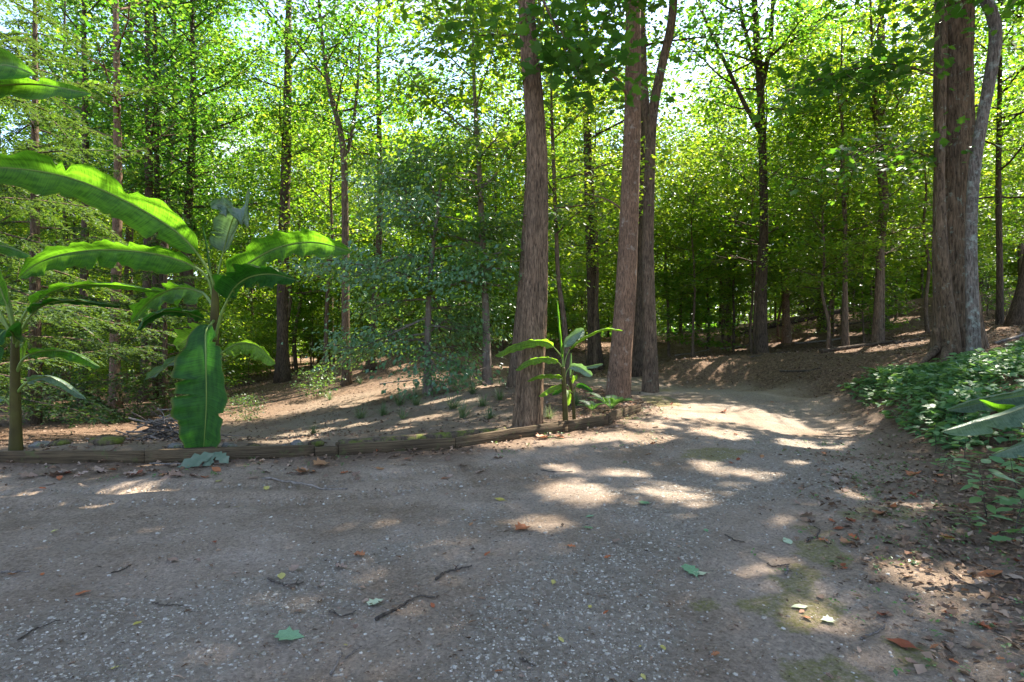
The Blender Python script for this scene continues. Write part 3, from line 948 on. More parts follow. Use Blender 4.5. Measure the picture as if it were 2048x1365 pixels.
hero('shaded_tree', 'dark slim trunk standing close behind the reddish trunk, left of the forked tree', [(1274, 765, 13), (1276, 650, 10), (1280, 480, 9), (1282, 300, 8), (1282, 100, 7)], 17.5,
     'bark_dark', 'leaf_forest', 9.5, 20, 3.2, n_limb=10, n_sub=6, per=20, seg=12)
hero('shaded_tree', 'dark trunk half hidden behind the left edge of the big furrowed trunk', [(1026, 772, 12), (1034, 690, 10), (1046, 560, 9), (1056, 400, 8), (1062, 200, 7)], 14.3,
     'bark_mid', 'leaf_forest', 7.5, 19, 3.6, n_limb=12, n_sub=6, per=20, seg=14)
hero('multi_fork_tree', 'dark tree splitting into several steep limbs against the open sky', [(1522, 694, 12), (1524, 600, 8.8), (1528, 480, 8.2), (1526, 350, 8), (1524, 260, 7.8), (1519, 150, 7), (1512, 60, 6), (1508, -40, 5)], 20,
     'bark_dark', 'leaf_forest', 8.5, 20, 3.6, n_limb=13, n_sub=6, per=20, seg=16, flare=0.3,
     limbs=[([(1521, 265, 0), (1495, 220, 0), (1452, 130, 0.3), (1405, 25, 0.6), (1390, -40, 0.8)], 5, 2.5), ([(1519, 150, 0), (1490, 60, 0), (1476, -20, 0.2)], 4.5, 3), ([(1523, 180, 0), (1540, 90, 0.2), (1548, -40, 0.4)], 5.5, 4)])
hero('slender_tree', 'slim tree with a knobbly bend in its trunk, standing alone on the bank', [(1753, 697, 9), (1757, 600, 7.5), (1762, 480, 7.5), (1768, 400, 8.5), (1763, 340, 7), (1757, 260, 6.5), (1750, 180, 4)], 18,
     'bark_mid', 'leaf_sapling', 6.0, 13, 3.0, n_limb=12, n_sub=6, per=22, seg=14, ridge_amp=0.05, limbs=[([(1757, 265, 0), (1742, 210, 0.2), (1728, 120, 0.3)], 3, 1.2), ([(1757, 262, 0), (1775, 200, 0.3), (1800, 150, 0.6)], 3.2, 1.2)])
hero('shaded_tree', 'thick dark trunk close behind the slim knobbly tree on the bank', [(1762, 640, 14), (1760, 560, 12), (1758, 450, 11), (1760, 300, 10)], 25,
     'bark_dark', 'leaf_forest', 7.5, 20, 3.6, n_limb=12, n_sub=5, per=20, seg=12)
fr, fb = hero('giant_tree', 'massive ridged trunk with flaring roots on the weedy bank at the right', [(1916, 722, 38), (1914, 650, 35), (1911, 560, 34), (1909, 420, 33.5), (1908, 250, 33), (1908, 100, 32), (1909, 0, 31)], 12.3,
     'bark_big', 'leaf_forest', 8.6, 24, 5.8, n_limb=22, n_sub=8, per=60, seg=110, flare=0.3, ridge_amp=0.14, nrid=40)
# the smooth stem grown against the giant's left face
q = spline([P(1910, 722, 11.85), P(1905, 660, 11.85), P(1893, 590, 11.85), P(1884, 480, 11.8), P(1880, 350, 11.85), P(1884, 180, 11.95), P(1890, 0, 12.1)], 60)
V, f = tube(q - fb, np.linspace(11, 6.5, 60) / F * 11.9, 14, bark_ridge(5, 0.04, 5, 0.25, q[0][2] - fb[2], 0.4))
link('stem', mk_mesh('stem', V, f, True), M['bark_big'], fr)
for k, (a, b_, r0) in enumerate(((P(1945, 690, 12.3), P(2010, 712, 12.7), 0.16), (P(1880, 690, 12.2), P(1832, 730, 11.9), 0.13), (P(1895, 690, 12.0), P(1880, 740, 11.4), 0.12), (P(1925, 690, 12.0), P(1930, 735, 11.5), 0.12))):
    mid = (a + b_) / 2 + np.array([0, 0, -0.05])
    q = spline([a + np.array([0, 0, 0.35]), a, mid, b_ + np.array([0, 0, -0.06])], 14)
    V, f = tube(q - fb, np.linspace(r0, 0.03, 14), 10)
    link('root', mk_mesh('root', V, f, True), M['bark_big'], fr)
hero('lichen_tree', 'pale grey lichen-covered tree kinked near its top, in front of the massive ridged trunk', [(1948, 738, 13.5), (1946, 660, 11.5), (1943, 560, 10.5), (1943, 450, 10), (1949, 340, 10), (1964, 240, 10), (1983, 140, 10.5), (1992, 70, 11), (1985, 30, 10.5), (1968, -10, 11), (1955, -60, 10)], 11.2,
     'bark_grey', 'leaf_forest', 8.0, 17, 4.0, n_limb=16, n_sub=7, per=40, seg=32, flare=0.12, ridge_amp=0.06, nrid=18, lean_top=(-0.3, 0.2, 1))
hero('slender_tree', 'slim dark trunk curving left high up, behind the right-hand leaf of the tall banana plant', [(694, 782, 9), (692, 680, 8), (691, 560, 7.5), (690, 400, 7), (688, 320, 6.5), (680, 260, 6), (662, 190, 5), (650, 120, 4)], 22,
     'bark_mid', 'leaf_forest', 8.0, 15.5, 2.8, n_limb=12, n_sub=5, per=22, seg=12, limbs=[([(688, 330, 0), (705, 260, 0.3), (716, 160, 0.5), (720, 60, 0.8)], 4.5, 2)])
hero('slender_tree', 'slim trunk bowed right above the ridge, seen right of the tall banana plant', [(742, 752, 10), (742, 690, 7.5), (750, 600, 7), (757, 500, 6.5), (760, 380, 6), (758, 250, 5)], 24,
     'bark_dark', 'leaf_forest', 8.5, 17, 2.8, n_limb=11, n_sub=5, per=22, seg=12)
hero('shaded_tree', 'thick shaded trunk in the hollow, just right of the tall banana plant', [(566, 772, 14), (565, 690, 11.5), (566, 560, 11), (570, 400, 10), (575, 200, 8)], 25,
     'bark_dark', 'leaf_forest', 8.0, 20, 3.4, n_limb=13, n_sub=6, per=22, seg=12)
hero('slender_tree', 'thin leaning tree directly behind the small banana plant', [(1140, 735, 6), (1128, 640, 5), (1117, 560, 4.5), (1112, 450, 4), (1106, 300, 3.5)], 15,
     'bark_mid', 'leaf_sapling', 4.4, 9.5, 2.6, n_limb=14, n_sub=6, per=24, leaf=0.13, seg=10, limbs=[([(1113, 470, 0), (1150, 430, 0.2), (1200, 400, 0.5)], 2, 0.8)])
hero('shaded_tree', 'dark leaning trunk between the big furrowed trunk and the reddish trunk', [(1190, 714, 14), (1186, 620, 11), (1182, 520, 10), (1178, 400, 9)], 21,
     'bark_dark', 'leaf_forest', 6.5, 18, 3.2, n_limb=12, n_sub=6, per=20, seg=12)
hero('beech_tree', 'low spreading beech with layered bluish leaves to the ground, in the middle of the slope', [(856, 783, 9), (855, 740, 6.5), (856, 640, 6), (862, 540, 5), (872, 450, 4), (880, 380, 3)], 16.5,
     'bark_smooth', 'leaf_beech', 0.9, 6.2, 2.7, n_limb=28, n_sub=9, per=30, leaf=0.108, seg=12, flare=0.4, ridge_amp=0.03, flat=0.45, tilt=0.6, droop=0.6, elev=(0.0, 0.7), rad=0.42, lift=-0.06, wfac=0.32, face=0.6, jit=0.3)
hero('beech_tree', 'leafy beech filling the space left of the big furrowed trunk, above the low spreading beech', [(975, 760, 9), (972, 640, 7), (965, 480, 6), (958, 330, 5), (950, 200, 4)], 16.5,
     'bark_smooth', 'leaf_sapling', 2.6, 10.5, 2.7, n_limb=20, n_sub=7, per=30, leaf=0.15, seg=12, flat=0.16, tilt=0.36, droop=0.45, elev=(0.0, 0.7), rad=0.45, wfac=0.32, face=0.5)
hero('slender_tree', 'slim pale sapling trunk on the bank left of the slim knobbly tree', [(1690, 697, 6), (1690, 600, 5), (1691, 480, 4.5), (1686, 360, 4), (1684, 250, 3)], 18,
     'bark_mid', 'leaf_sapling', 4.2, 10.5, 2.6, n_limb=14, n_sub=6, per=22, leaf=0.12, seg=10)
hero('slender_tree', 'slim trunk right of the pale lichen-covered tree', [(2000, 640, 6), (1999, 520, 5.5), (1997, 350, 5), (2000, 150, 4)], 17,
     'bark_dark', 'leaf_sapling', 5.0, 11.5, 2.8, n_limb=14, n_sub=6, per=22, leaf=0.12, seg=10)
hero('leaning_tree', 'dark trunk leaning in at the right edge of the view, beyond the giant trunk', [(2028, 640, 16), (2046, 590, 12), (2062, 500, 11), (2075, 350, 10)], 16,
     'bark_dark', 'leaf_forest', 6.5, 17, 3.6, n_limb=12, n_sub=6, per=20, seg=12)
hero('slender_tree', 'reddish slim trunk just right of the multi-forked dark tree', [(1574, 668, 8), (1572, 600, 6.5), (1573, 480, 6), (1580, 350, 5)], 25,
     'bark_red', 'leaf_sapling', 6.0, 13, 2.6, n_limb=12, n_sub=5, per=20, seg=10)
hero('slender_tree', 'straight dark trunk midway between the multi-forked tree and the slim knobbly tree', [(1644, 655, 9), (1644, 560, 7.5), (1645, 450, 7), (1646, 300, 6)], 27,
     'bark_dark', 'leaf_sapling', 6.5, 14, 3.0, n_limb=12, n_sub=5, per=20, seg=10)
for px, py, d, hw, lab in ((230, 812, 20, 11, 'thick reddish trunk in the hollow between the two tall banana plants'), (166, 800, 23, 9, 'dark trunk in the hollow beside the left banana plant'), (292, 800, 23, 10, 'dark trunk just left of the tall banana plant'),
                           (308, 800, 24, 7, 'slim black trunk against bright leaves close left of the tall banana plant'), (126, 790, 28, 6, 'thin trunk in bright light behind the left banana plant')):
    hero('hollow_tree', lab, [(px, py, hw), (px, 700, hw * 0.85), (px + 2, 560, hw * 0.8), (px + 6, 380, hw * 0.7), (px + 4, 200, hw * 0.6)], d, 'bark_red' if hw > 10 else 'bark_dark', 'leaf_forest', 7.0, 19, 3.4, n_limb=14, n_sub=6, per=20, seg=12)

# ------------------------------------------------------------------ woodland fill: copies of a few full trees
def straight(h, wob, seed):
    r = np.random.RandomState(seed)
    z = np.linspace(-0.2, h, 7)
    return np.stack([np.cumsum(r.normal(size=7)) * wob, np.cumsum(r.normal(size=7)) * wob, z], 1) - np.array([0, 0, 0])
for i in range(3):
    h = (20, 22, 18)[i]
    proto('tall%d' % i, ('bark_dark', 'bark_mid', 'bark_dark')[i], 'leaf_forest', seed=40 + i, trunk=straight(h, 0.10, i), trad=[0.24, 0.19, 0.165, 0.14, 0.11, 0.07, 0.02], lo=(7.5, 8.5, 6.0)[i], R=3.6,
          n_limb=22, n_sub=6, per=36, leaf=0.15, rad=0.55, flat=0.42, tilt=0.65)
for i in range(3):
    h = (10, 12, 8.5)[i]
    proto('under%d' % i, ('bark_mid', 'bark_dark', 'bark_mid')[i], 'leaf_sapling', seed=60 + i, trunk=straight(h, 0.09, 10 + i), trad=[0.085, 0.07, 0.06, 0.05, 0.04, 0.025, 0.01], lo=(3.4, 4.2, 2.8)[i], R=2.5,
          n_limb=20, n_sub=6, per=24, leaf=0.125, rad=0.45, flat=0.22, tilt=0.5, elev=(0.05, 0.8), seg=6)
for i in range(3):
    h = (4.2, 3.2, 5.0)[i]
    proto('sap%d' % i, 'bark_mid', 'leaf_sapling', seed=80 + i, trunk=straight(h, 0.05, 20 + i), trad=[0.03, 0.026, 0.022, 0.018, 0.014, 0.01, 0.004], lo=(0.8, 0.5, 1.4)[i], R=1.3,
          n_limb=15, n_sub=5, per=18, leaf=0.12, rad=0.32, flat=0.18, tilt=0.4, elev=(0.05, 0.7), seg=5)
for i in range(2):
    proto('shrub%d' % i, 'bark_mid', 'leaf_shrub', seed=90 + i, trunk=straight(1.3, 0.04, 30 + i), trad=[0.02, 0.018, 0.016, 0.013, 0.01, 0.007, 0.004], lo=0.1, R=1.1,
          n_limb=9, n_sub=4, per=12, leaf=0.11, rad=0.3, flat=0.3, tilt=0.5, elev=(0.1, 1.0), seg=5)

def skyline(px):
    return float(np.interp(px, [-400, 480, 560, 640, 700, 790, 860, 950, 1000, 1130, 1180, 1260, 1335, 1360, 1400, 1425, 1520, 1600, 1700, 1850, 2600],
                           [-250, -200, 20, 30, -20, 60, 120, 110, 20, 0, 60, 80, 130, 220, 220, 130, 40, -60, -150, -250, -250]))
rng = np.random.RandomState(11)
spots = []
def free(x, y, r):
    for a, b, q in spots:
        if (a - x) ** 2 + (b - y) ** 2 < (0.5 * (r + q)) ** 2:
            return False
    return True
def zone(px, y):
    for lim, w in ((150, 'behind the left banana plant'), (420, 'left of the tall banana plant'), (640, 'right of the tall banana plant'), (820, 'around the bowed slim trunk'), (1040, 'behind the spreading beeches'),
                   (1250, 'behind the small banana plant'), (1460, 'beyond the driveway bend'), (1640, 'around the multi-forked tree'), (1860, 'behind the knobbly tree')):
        if px < lim:
            return w
    return 'behind the massive trunk'
n_t = n_u = 0
tries = 0
while n_t < 44 and tries < 4000:
    tries += 1
    y = 25 + 37 * rng.rand()
    px = rng.uniform(-260, 2300)
    x = (px - 1024) / F * y
    if not free(x, y, 4.0):
        continue
    k = rng.randint(3)
    top = skyline(px) + rng.uniform(-10, 70)
    gz = float(ground_z(x, y))
    hh = min(25, H + (HY - top) / F * y - gz)
    s = hh / PROTO['tall%d' % k]['h']
    if s < 0.42:
        continue
    s2 = np.clip(s, 0.75, 1.2)
    spots.append((x, y, 4.0))
    place('forest_tree', ('tall dark' if k != 1 else 'tall brown') + '-trunked tree ' + ('deep ' if y > 34 else '') + 'in the woods ' + zone(px, y), 'tall%d' % k, x, y, rng.uniform(0, 6.28), s2, 'tall trees in the woods ' + zone(px, y), sz=s)
    n_t += 1
tries = 0
while n_u < 92 and tries < 5000:
    tries += 1
    y = 17.5 + 33 * rng.rand() ** 1.1
    px = rng.uniform(-200, 2250)
    x = (px - 1024) / F * y
    if y < 24 and 480 < px < 1120:
        continue
    if y < 20.5 and px < 1460 and px > 1100:
        continue
    if y < 22 and px < 480:
        continue
    if not free(x, y, 1.7):
        continue
    k = rng.randint(3)
    gz = float(ground_z(x, y))
    top = max(skyline(px) + rng.uniform(0, 60), rng.uniform(60, 330))
    hh = min(13, H + (HY - top) / F * y - gz)
    s = hh / PROTO['under%d' % k]['h']
    if s < 0.4:
        continue
    spots.append((x, y, 1.7))
    place('understory_tree', ('short' if hh < 7 else 'mid-height') + ' thin leafy tree ' + ('far back ' if y > 32 else '') + zone(px, y), 'under%d' % k, x, y, rng.uniform(0, 6.28), float(np.clip(s, 0.7, 1.25)), 'thin understory trees ' + zone(px, y), sz=s)
    n_u += 1
rng = np.random.RandomState(23)
for i in range(14):
    px = 1120 + 780 * (i + rng.rand()) / 14
    y = rng.uniform(21.5, 31)
    x = (px - 1024) / F * y
    k = (0, 2)[i % 2]
    top = max(skyline(px) + 20, rng.uniform(230, 400))
    hh = H + (HY - top) / F * y - float(ground_z(x, y))
    spots.append((x, y, 1.0))
    place('understory_tree', 'bright backlit young tree ' + ('low ' if top > 320 else 'tall ') + 'in the leafy veil ' + zone(px, y), 'under%d' % k, x, y, rng.uniform(0, 6.28), float(np.clip(hh / PROTO['under%d' % k]['h'], 0.5, 0.9)), 'backlit young trees ' + zone(px, y), sz=hh / PROTO['under%d' % k]['h'])
n_s = 0
tries = 0
while n_s < 130 and tries < 5000:
    tries += 1
    y = 18 + 30 * rng.rand()
    px = rng.uniform(-100, 2200)
    x = (px - 1024) / F * y
    if (y < 26 and 500 < px < 1130) or (y < 21.5 and 1100 <= px < 1500) or (px > 1480 and y < 20):
        continue
    if px < 480 and y < 20:
        continue
    if not free(x, y, 1.0):
        continue
    spots.append((x, y, 1.0))
    k = rng.randint(3)
    place('sapling', ('far' if y > 33 else 'near') + ' low sapling on the forest floor ' + zone(px, y), 'sap%d' % k, x, y, rng.uniform(0, 6.28), rng.uniform(0.6, 1.25), 'saplings ' + zone(px, y), sink=0.05)
    n_s += 1
rng = np.random.RandomState(17)
for i in range(110):
    y = rng.uniform(43, 64)
    px = -120 + 2300 * (i + rng.rand()) / 110
    x = (px - 1024) / F * y
    place('brush_tree', 'sunlit brushy young tree in the bright clearing ' + zone(px, y), 'sap%d' % (i % 3), x, y, rng.uniform(0, 6.28), rng.uniform(1.5, 2.6), 'brushy young trees ' + zone(px, y), sink=0.3)
for x, y, k, s_ in ((9.6, 5.2, 1, 0.95), (13.5, 8.5, 0, 1.0), (12.5, 2.0, 2, 1.0), (17.5, 13.0, 0, 1.05)):  # unseen trees added right of the view so their crowns shade the foreground
    place('added_shade_tree', 'unseen tall tree added beyond the right edge of the view to shade the foreground', 'tall%d' % k, x, y, x, s_, 'shade trees added beyond the right edge')
# shrubs along the foot of the hollow and the slope's left edge
for i, (px, py, d, s, w) in enumerate(((490, 850, 15.5, 0.4, 'nearest the tall banana plant'),  (635, 812, 20, 0.6, 'farthest right of the tall banana plant'), (280, 830, 17, 0.8, 'before the thick reddish trunk'), (120, 845, 16, 0.8, 'behind the left banana plant'), (400, 810, 21, 0.9, 'behind the tall banana stem'))):
    p = P(px, py, d)
    place('shrub', 'low green shrub in the hollow, ' + w, 'shrub%d' % (i % 2), p[0], p[1], i * 1.3, s, 'shrubs along the hollow', sink=0.08, cat='shrub')

# the far woods beyond what can be told apart
rng = np.random.RandomState(5)
n = 36000
a = rng.uniform(-1.0, 1.0, n)
r = rng.uniform(76, 112, n)
x, y = r * np.sin(a), r * np.cos(a)
pxs = 1024 + F * x / np.maximum(y, 1)
lim = np.array([H + (HY - (skyline(min(2400, max(-300, q))) + 40)) / F * max(40, yy) for q, yy in zip(pxs, y)])
z = ground_z(x, y) + rng.rand(n) ** 1.5 * np.clip(lim, 2, 26) * (0.5 + 0.6 * fbm(a * 40, r * 0, 3))
V, T = leaf_quads(np.stack([x, y, z], 1), nrm(rng.normal(size=(n, 3)) + np.array([0, -0.3, 0.6])), nrm(rng.normal(size=(n, 3))), rng.uniform(0.7, 1.5, n), rng.uniform(0.3, 0.5, n))
link('far_woods', mk_mesh('far_woods', V, T), M['leaf_forest'], kind='stuff', label='green mass of far woods showing between the trunks', category='woods')

# ------------------------------------------------------------------ hemlocks at the left
def hemlock(label, x, y, h, trunk_r, lo, R, n_br, seed, group, needle=0.085, az_lim=None):
    rng = np.random.RandomState(seed)
    gz = float(ground_z(x, y))
    woods = [tube(np.stack([np.zeros(12), np.zeros(12), np.linspace(-0.2, h, 12)], 1), np.linspace(trunk_r, 0.02, 12), 12)]
    C, Nn, D, L, W = [], [], [], [], []
    for i in range(n_br):
        f = (i + rng.rand()) / n_br
        z = lo + (h - lo) * f
        az = 2.399 * i + rng.normal() * 0.3
        ln = R * (1 - f) ** 0.75 * (0.75 + 0.4 * rng.rand()) + 0.3
        d = np.array([math.cos(az), math.sin(az), 0.12])
        q = branch(rng, (0, 0, z), d + np.array([0, 0, rng.normal() * 0.2]), ln, 8, -0.055 + rng.normal() * 0.03, 0.06)
        woods.append(tube(q, np.linspace(0.012 + ln * 0.006, 0.004, 8), 5, cap=False))
        q = spline(q, 26)
        T = nrm(np.gradient(q, axis=0))
        S = nrm(np.cross(T, np.array([0, 0, 1.0])))
        m = int(ln / 0.085)
        for k in range(m):
            g = 0.15 + 0.85 * (k + rng.rand()) / m
            j = min(25, int(g * 25))
            sg = 1 if k % 2 else -1
            tl = (0.22 + 0.42 * ln / 4) * (1.15 - 0.75 * g) * (0.7 + 0.6 * rng.rand())
            dr = nrm(T[j] * 0.75 + sg * S[j] * 0.9 + np.array([0, 0, -0.3 + rng.normal() * 0.28]))
            nn = max(5, int(tl / 0.017))
            u = (np.arange(nn) + rng.rand(nn)) / nn
            pos = q[j] + dr * (u * tl)[:, None] + np.array([0, 0, -0.12 * tl])[None] * (u ** 2)[:, None]
            sd2 = np.where(np.arange(nn) % 2, 1, -1)[:, None]
            sp = np.cross(dr, np.array([0, 0, 1.0]))
            C.append(pos)
            D.append(nrm(dr[None] * 0.75 + sd2 * sp[None] * 0.8 + rng.normal(size=(nn, 3)) * 0.15))
            Nn.append(nrm(np.array([0, 0, 1.0])[None] + rng.normal(size=(nn, 3)) * 0.35))
            L.append(needle * (1.25 - 0.6 * u) * (0.8 + 0.5 * rng.rand(nn)))
    C, Nn, D, L = np.concatenate(C), np.concatenate(Nn), np.concatenate(D), np.concatenate(L)
    V, T = leaf_quads(C, Nn, D, L, L * 0.17 + 0.003)
    root = thing('hemlock_tree', label, 'tree', (x, y, gz), group=group)
    wv, wf = merge(woods)
    link('trunk', mk_mesh('hemlock_trunk', wv, wf, True), M['bark_mid'], root)
    link('crown', mk_mesh('hemlock_crown', V, T), M['needle'], root, kind='stuff')
    STATS['tris'] += len(T)
p = P(-190, 800, 11.0)
hemlock('near hemlock at the left edge with long drooping branches behind the banana leaves', p[0], p[1], 15, 0.2, 0.5, 4.8, 112, 3, 'hemlocks')
p = P(70, 800, 15.5)
hemlock('dark hemlock behind the left banana plant, its low boughs brushing the ground', p[0], p[1], 13, 0.16, 0.3, 3.4, 66, 4, 'hemlocks')
p = P(330, 800, 17.5)
hemlock('smaller hemlock with feathery boughs behind the tall banana plant', p[0], p[1], 6.2, 0.09, 0.3, 2.3, 46, 6, 'hemlocks')

# ------------------------------------------------------------------ overhanging maple sprays (limbs of trees in view that hang into the top of the picture)
def spray(root, base, pts, d, n_side, per, leaf, seed, rad=0.3):
    rng = np.random.RandomState(seed)
    q = spline([P(a, b, d + c) for a, b, c in pts], 20)
    woods = [tube(q, np.linspace(0.022, 0.005, 20), 6)]
    cen, out = [], []
    T = nrm(np.gradient(q, axis=0))
    for i in range(n_side):
        j = 3 + int((i + rng.rand()) / n_side * 16.9)
        sg = 1 if i % 2 else -1
        dr = nrm(T[min(19, j)] + sg * 0.9 * np.array([0, 1, 0]) * rng.uniform(0.2, 1) + np.array([rng.normal() * 0.5, 0, -0.25 + rng.normal() * 0.35]))
        b = branch(rng, q[min(19, j)], dr, rng.uniform(0.35, 0.95), 4, -0.05, 0.1)
        woods.append(tube(b, np.linspace(0.008, 0.003, 4), 4, cap=False))
        cen += [b[2], b[3]]
        out += [dr, dr]
    pos, V, T2, k = cluster_leaves(rng, np.array(cen), np.array(out), per, rad, 0.6, leaf, 0.6, 0.45, shape=MAPLE)
    keep = ~gap_mask(pos)
    V, T2 = cull_leaves(dict(k=k, pos=pos, V=V, T=T2), keep)
    wv, wf = merge(woods)
    lb = link('limb', mk_mesh('limb_wood', wv - base, wf, True), M['bark_mid'], root)
    link('foliage', mk_mesh('limb_leaves', V - base, T2), M['leaf_maple'], lb, kind='stuff')
spray(oak_root, oak_base, [(1062, -60, 0), (1100, 30, -0.3), (1140, 80, -0.4), (1190, 120, -0.3)], 8.7, 26, 9, 0.13, 1)
spray(poplar_root, poplar_base, [(1275, -90, 1.6), (1270, -30, -0.3), (1240, 20, -0.4), (1190, 40, -0.3)], 10.8, 22, 9, 0.13, 2)
spray(fr, fb, [(1930, -110, 1.8), (1950, -50, -0.4), (1900, -10, -0.6), (1850, 20, -0.7)], 10.4, 24, 9, 0.14, 3)
spray(fr, fb, [(1890, 160, 0), (1800, 130, -0.5), (1700, 140, -0.8), (1600, 170, -1.0)], 12, 34, 11, 0.13, 4)
spray(fr, fb, [(1890, 330, 0), (1820, 300, -0.4), (1760, 290, -0.7), (1690, 310, -1.0)], 12.3, 24, 9, 0.12, 5)

# ------------------------------------------------------------------ banana plants
def blade(root, base, pts, d, wu, wd, au, ad, start=0.2, mat='banana', ripple=0.03, seed=0, tears=(), ref='z', rib=0.013, curl=(0.5, 0.5), full=0.55, label=None, nwave=7, rise=0.16):
    """one banana leaf: midrib through photo points (px, py, depth offset); half widths in photo px above/below (or right/left) the rib"""
    rng = np.random.RandomState(seed + 100)
    n = 80
    q = spline([P(a, b, d + c) for a, b, c in pts], n)
    t = np.linspace(0, 1, n)
    T = nrm(np.gradient(q, axis=0))
    A = np.array([0, 0, 1.0]) if ref == 'z' else np.array([1.0, 0, 0])
    U = nrm(A - (T @ A)[:, None] * T)
    Vv = np.cross(T, U)
    Vv = Vv * np.where(Vv[:, 1:2] > 0, -1, 1)          # towards the viewer's side
    ub = np.clip((t - start) / (1 - start), 0, 1)
    prof = np.sin(np.clip(ub / rise, 0, 1) * 1.5708) ** 0.7 * np.sqrt(np.clip(1 - np.clip((ub - full) / (1 - full), 0, 1) ** 2.2, 0, 1))
    prof = np.where(t < start, 0, prof)
    i0 = int(np.argmax(t >= start))
    if max(wu, wd) >= 20:
        tears = tuple(tears) + tuple((start + (1 - start) * rng.uniform(0.15, 0.92), int(rng.choice([-1, 1])), rng.uniform(0.12, 0.6)) for _ in range(7))
    ns = 7
    sig = np.linspace(0, 1, ns)
    ph = rng.rand(6) * 6.28
    sides = []
    for side, w, ang, cu in ((1, wu, au, curl[0]), (-1, wd, ad, curl[1])):
        ww = 0.9 * w / F * d / max(0.35, math.cos(ang)) * prof
        ww = ww * (1 + 0.07 * np.sin(t * 23 + ph[0] + side) + 0.05 * np.sin(t * 51 + ph[1]))
        for (tt, sd_, dep) in tears:
            if sd_ == side:
                ww = ww * (1 - dep * np.exp(-((t - tt) / 0.0075) ** 2))
        cols = []
        for s in sig:
            a = ang + cu * (s - 0.5)
            wave = ripple * (s ** 2) * (np.sin(t * nwave * 6.28 + ph[2] + side) + 0.6 * np.sin(t * nwave * 2.3 * 6.28 + ph[3])) * np.minimum(1, prof)
            cols.append(q + (side * math.cos(a) * U + math.sin(a) * Vv) * (ww * s)[:, None] + Vv * wave[:, None] + U * (0.5 * wave)[:, None])
        sides.append(np.stack(cols, 1)[i0:])
    full_v = np.concatenate([sides[1][:, ::-1], sides[0][:, 1:]], 1)
    m, k = full_v.shape[:2]
    Vx = full_v.reshape(-1, 3) - base
    i = np.arange(m - 1)[:, None] * k
    j = np.arange(k - 1)[None, :]
    Q = np.stack([i + j, i + j + 1, i + k + j + 1, i + k + j], -1).reshape(-1, 4)
    ln = np.linalg.norm(np.diff(q, axis=0), axis=1).sum()
    uu = np.repeat((t[i0:] * ln)[:, None], k, 1)
    vv = np.repeat(np.linspace(-1, 1, k)[None], m, 0)
    # veins leave the rib at a slant
    uv = np.stack([uu - 0.06 * np.abs(vv), vv], -1).reshape(-1, 2)
    lf = link('leaf', mk_mesh('banana_leaf', Vx, Q, True, uv=uv), M[mat], root)
    if label:
        lf['label'] = label
    rv, rf = tube((q - base)[::3], np.interp(t, [0, start, 1], [rib * 1.5, rib, rib * 0.25])[::3], 7)
    link('midrib', mk_mesh('banana_midrib', rv, rf, True), M['banana_rib'], lf)
    return lf

def banana(label, base_px, d, stem_pts, group='banana plants'):
    b = P(base_px[0], base_px[1], d)
    b[2] = float(surf_z(b[0], b[1]))
    root = thing('banana_plant', label, 'banana plant', tuple(b), group=group)
    q = spline([np.array([*(P(a, c, d)), w / F * d]) for a, c, w in stem_pts], 40)
    q[0, 2] = min(q[0, 2], b[2] - 0.05)
    V, f = tube(q[:, :3] - b, q[:, 3], 16, bark_ridge(int(base_px[0]), 0.05, 6, 0.1))
    link('pseudostem', mk_mesh('pseudostem', V, f, True), M['banana_stem'], root)
    return root, b

D1 = 7.05
r1, b1 = banana('tall banana plant with one huge leaf hanging to the ground before its stem', (418, 905), D1, [(418, 912, 15), (420, 850, 13), (424, 760, 11), (428, 680, 10), (430, 620, 8), (431, 570, 6)])
blade(r1, b1, [(430, 590, 0), (420, 548, -0.05), (378, 487, -0.15), (320, 441, -0.3), (230, 392, -0.5), (140, 356, -0.7), (40, 338, -0.9), (-60, 338, -1.0), (-150, 360, -1.1)], D1, 34, 52, 0.75, 0.35, 0.16, seed=1, tears=((0.45, 1, 0.5), (0.62, -1, 0.15)), nwave=6, ripple=0.03, label='broad backlit leaf arching far to the left')
blade(r1, b1, [(428, 605, 0), (412, 552, -0.05), (362, 522, -0.15), (290, 505, -0.3), (200, 500, -0.4), (120, 510, -0.5), (70, 530, -0.55), (38, 556, -0.6)], D1, 20, 46, 0.85, 0.4, 0.2, seed=2, nwave=9, ripple=0.025)
blade(r1, b1, [(429, 620, 0), (415, 596, 0.1), (396, 582, 0.25), (350, 577, 0.5), (300, 602, 0.75), (262, 645, 0.9)], D1, 14, 40, 0.9, 0.25, 0.16, mat='banana', seed=3, nwave=5, ripple=0.04)
blade(r1, b1, [(427, 652, 0), (410, 640, -0.1), (372, 626, -0.25), (322, 624, -0.45), (285, 645, -0.55), (272, 662, -0.6)], D1, 11, 16, 1.2, 0.95, 0.14, mat='banana_dark', seed=4, nwave=4, ripple=0.03)
blade(r1, b1, [(428, 668, 0), (410, 662, 0.15), (385, 672, 0.3), (352, 694, 0.42)], D1, 22, 26, 0.6, 0.3, 0.1, mat='banana_yellow', seed=5, nwave=3, ripple=0.03)
blade(r1, b1, [(429, 640, 0), (421, 650, -0.2), (412, 664, -0.32), (412, 720, -0.38), (413, 800, -0.36), (410, 860, -0.33), (406, 916, -0.28)], D1, 58, 62, 0.35, 0.3, 0.13, rise=0.5, mat='banana_dark', seed=6, ref='x', tears=((0.28, 1, 0.5), (0.30, 1, 0.4), (0.5, -1, 0.3)), nwave=5, ripple=0.015, curl=(0.3, 0.3), full=0.45, rib=0.012, label='huge dark green leaf hanging straight down to the timber edging')
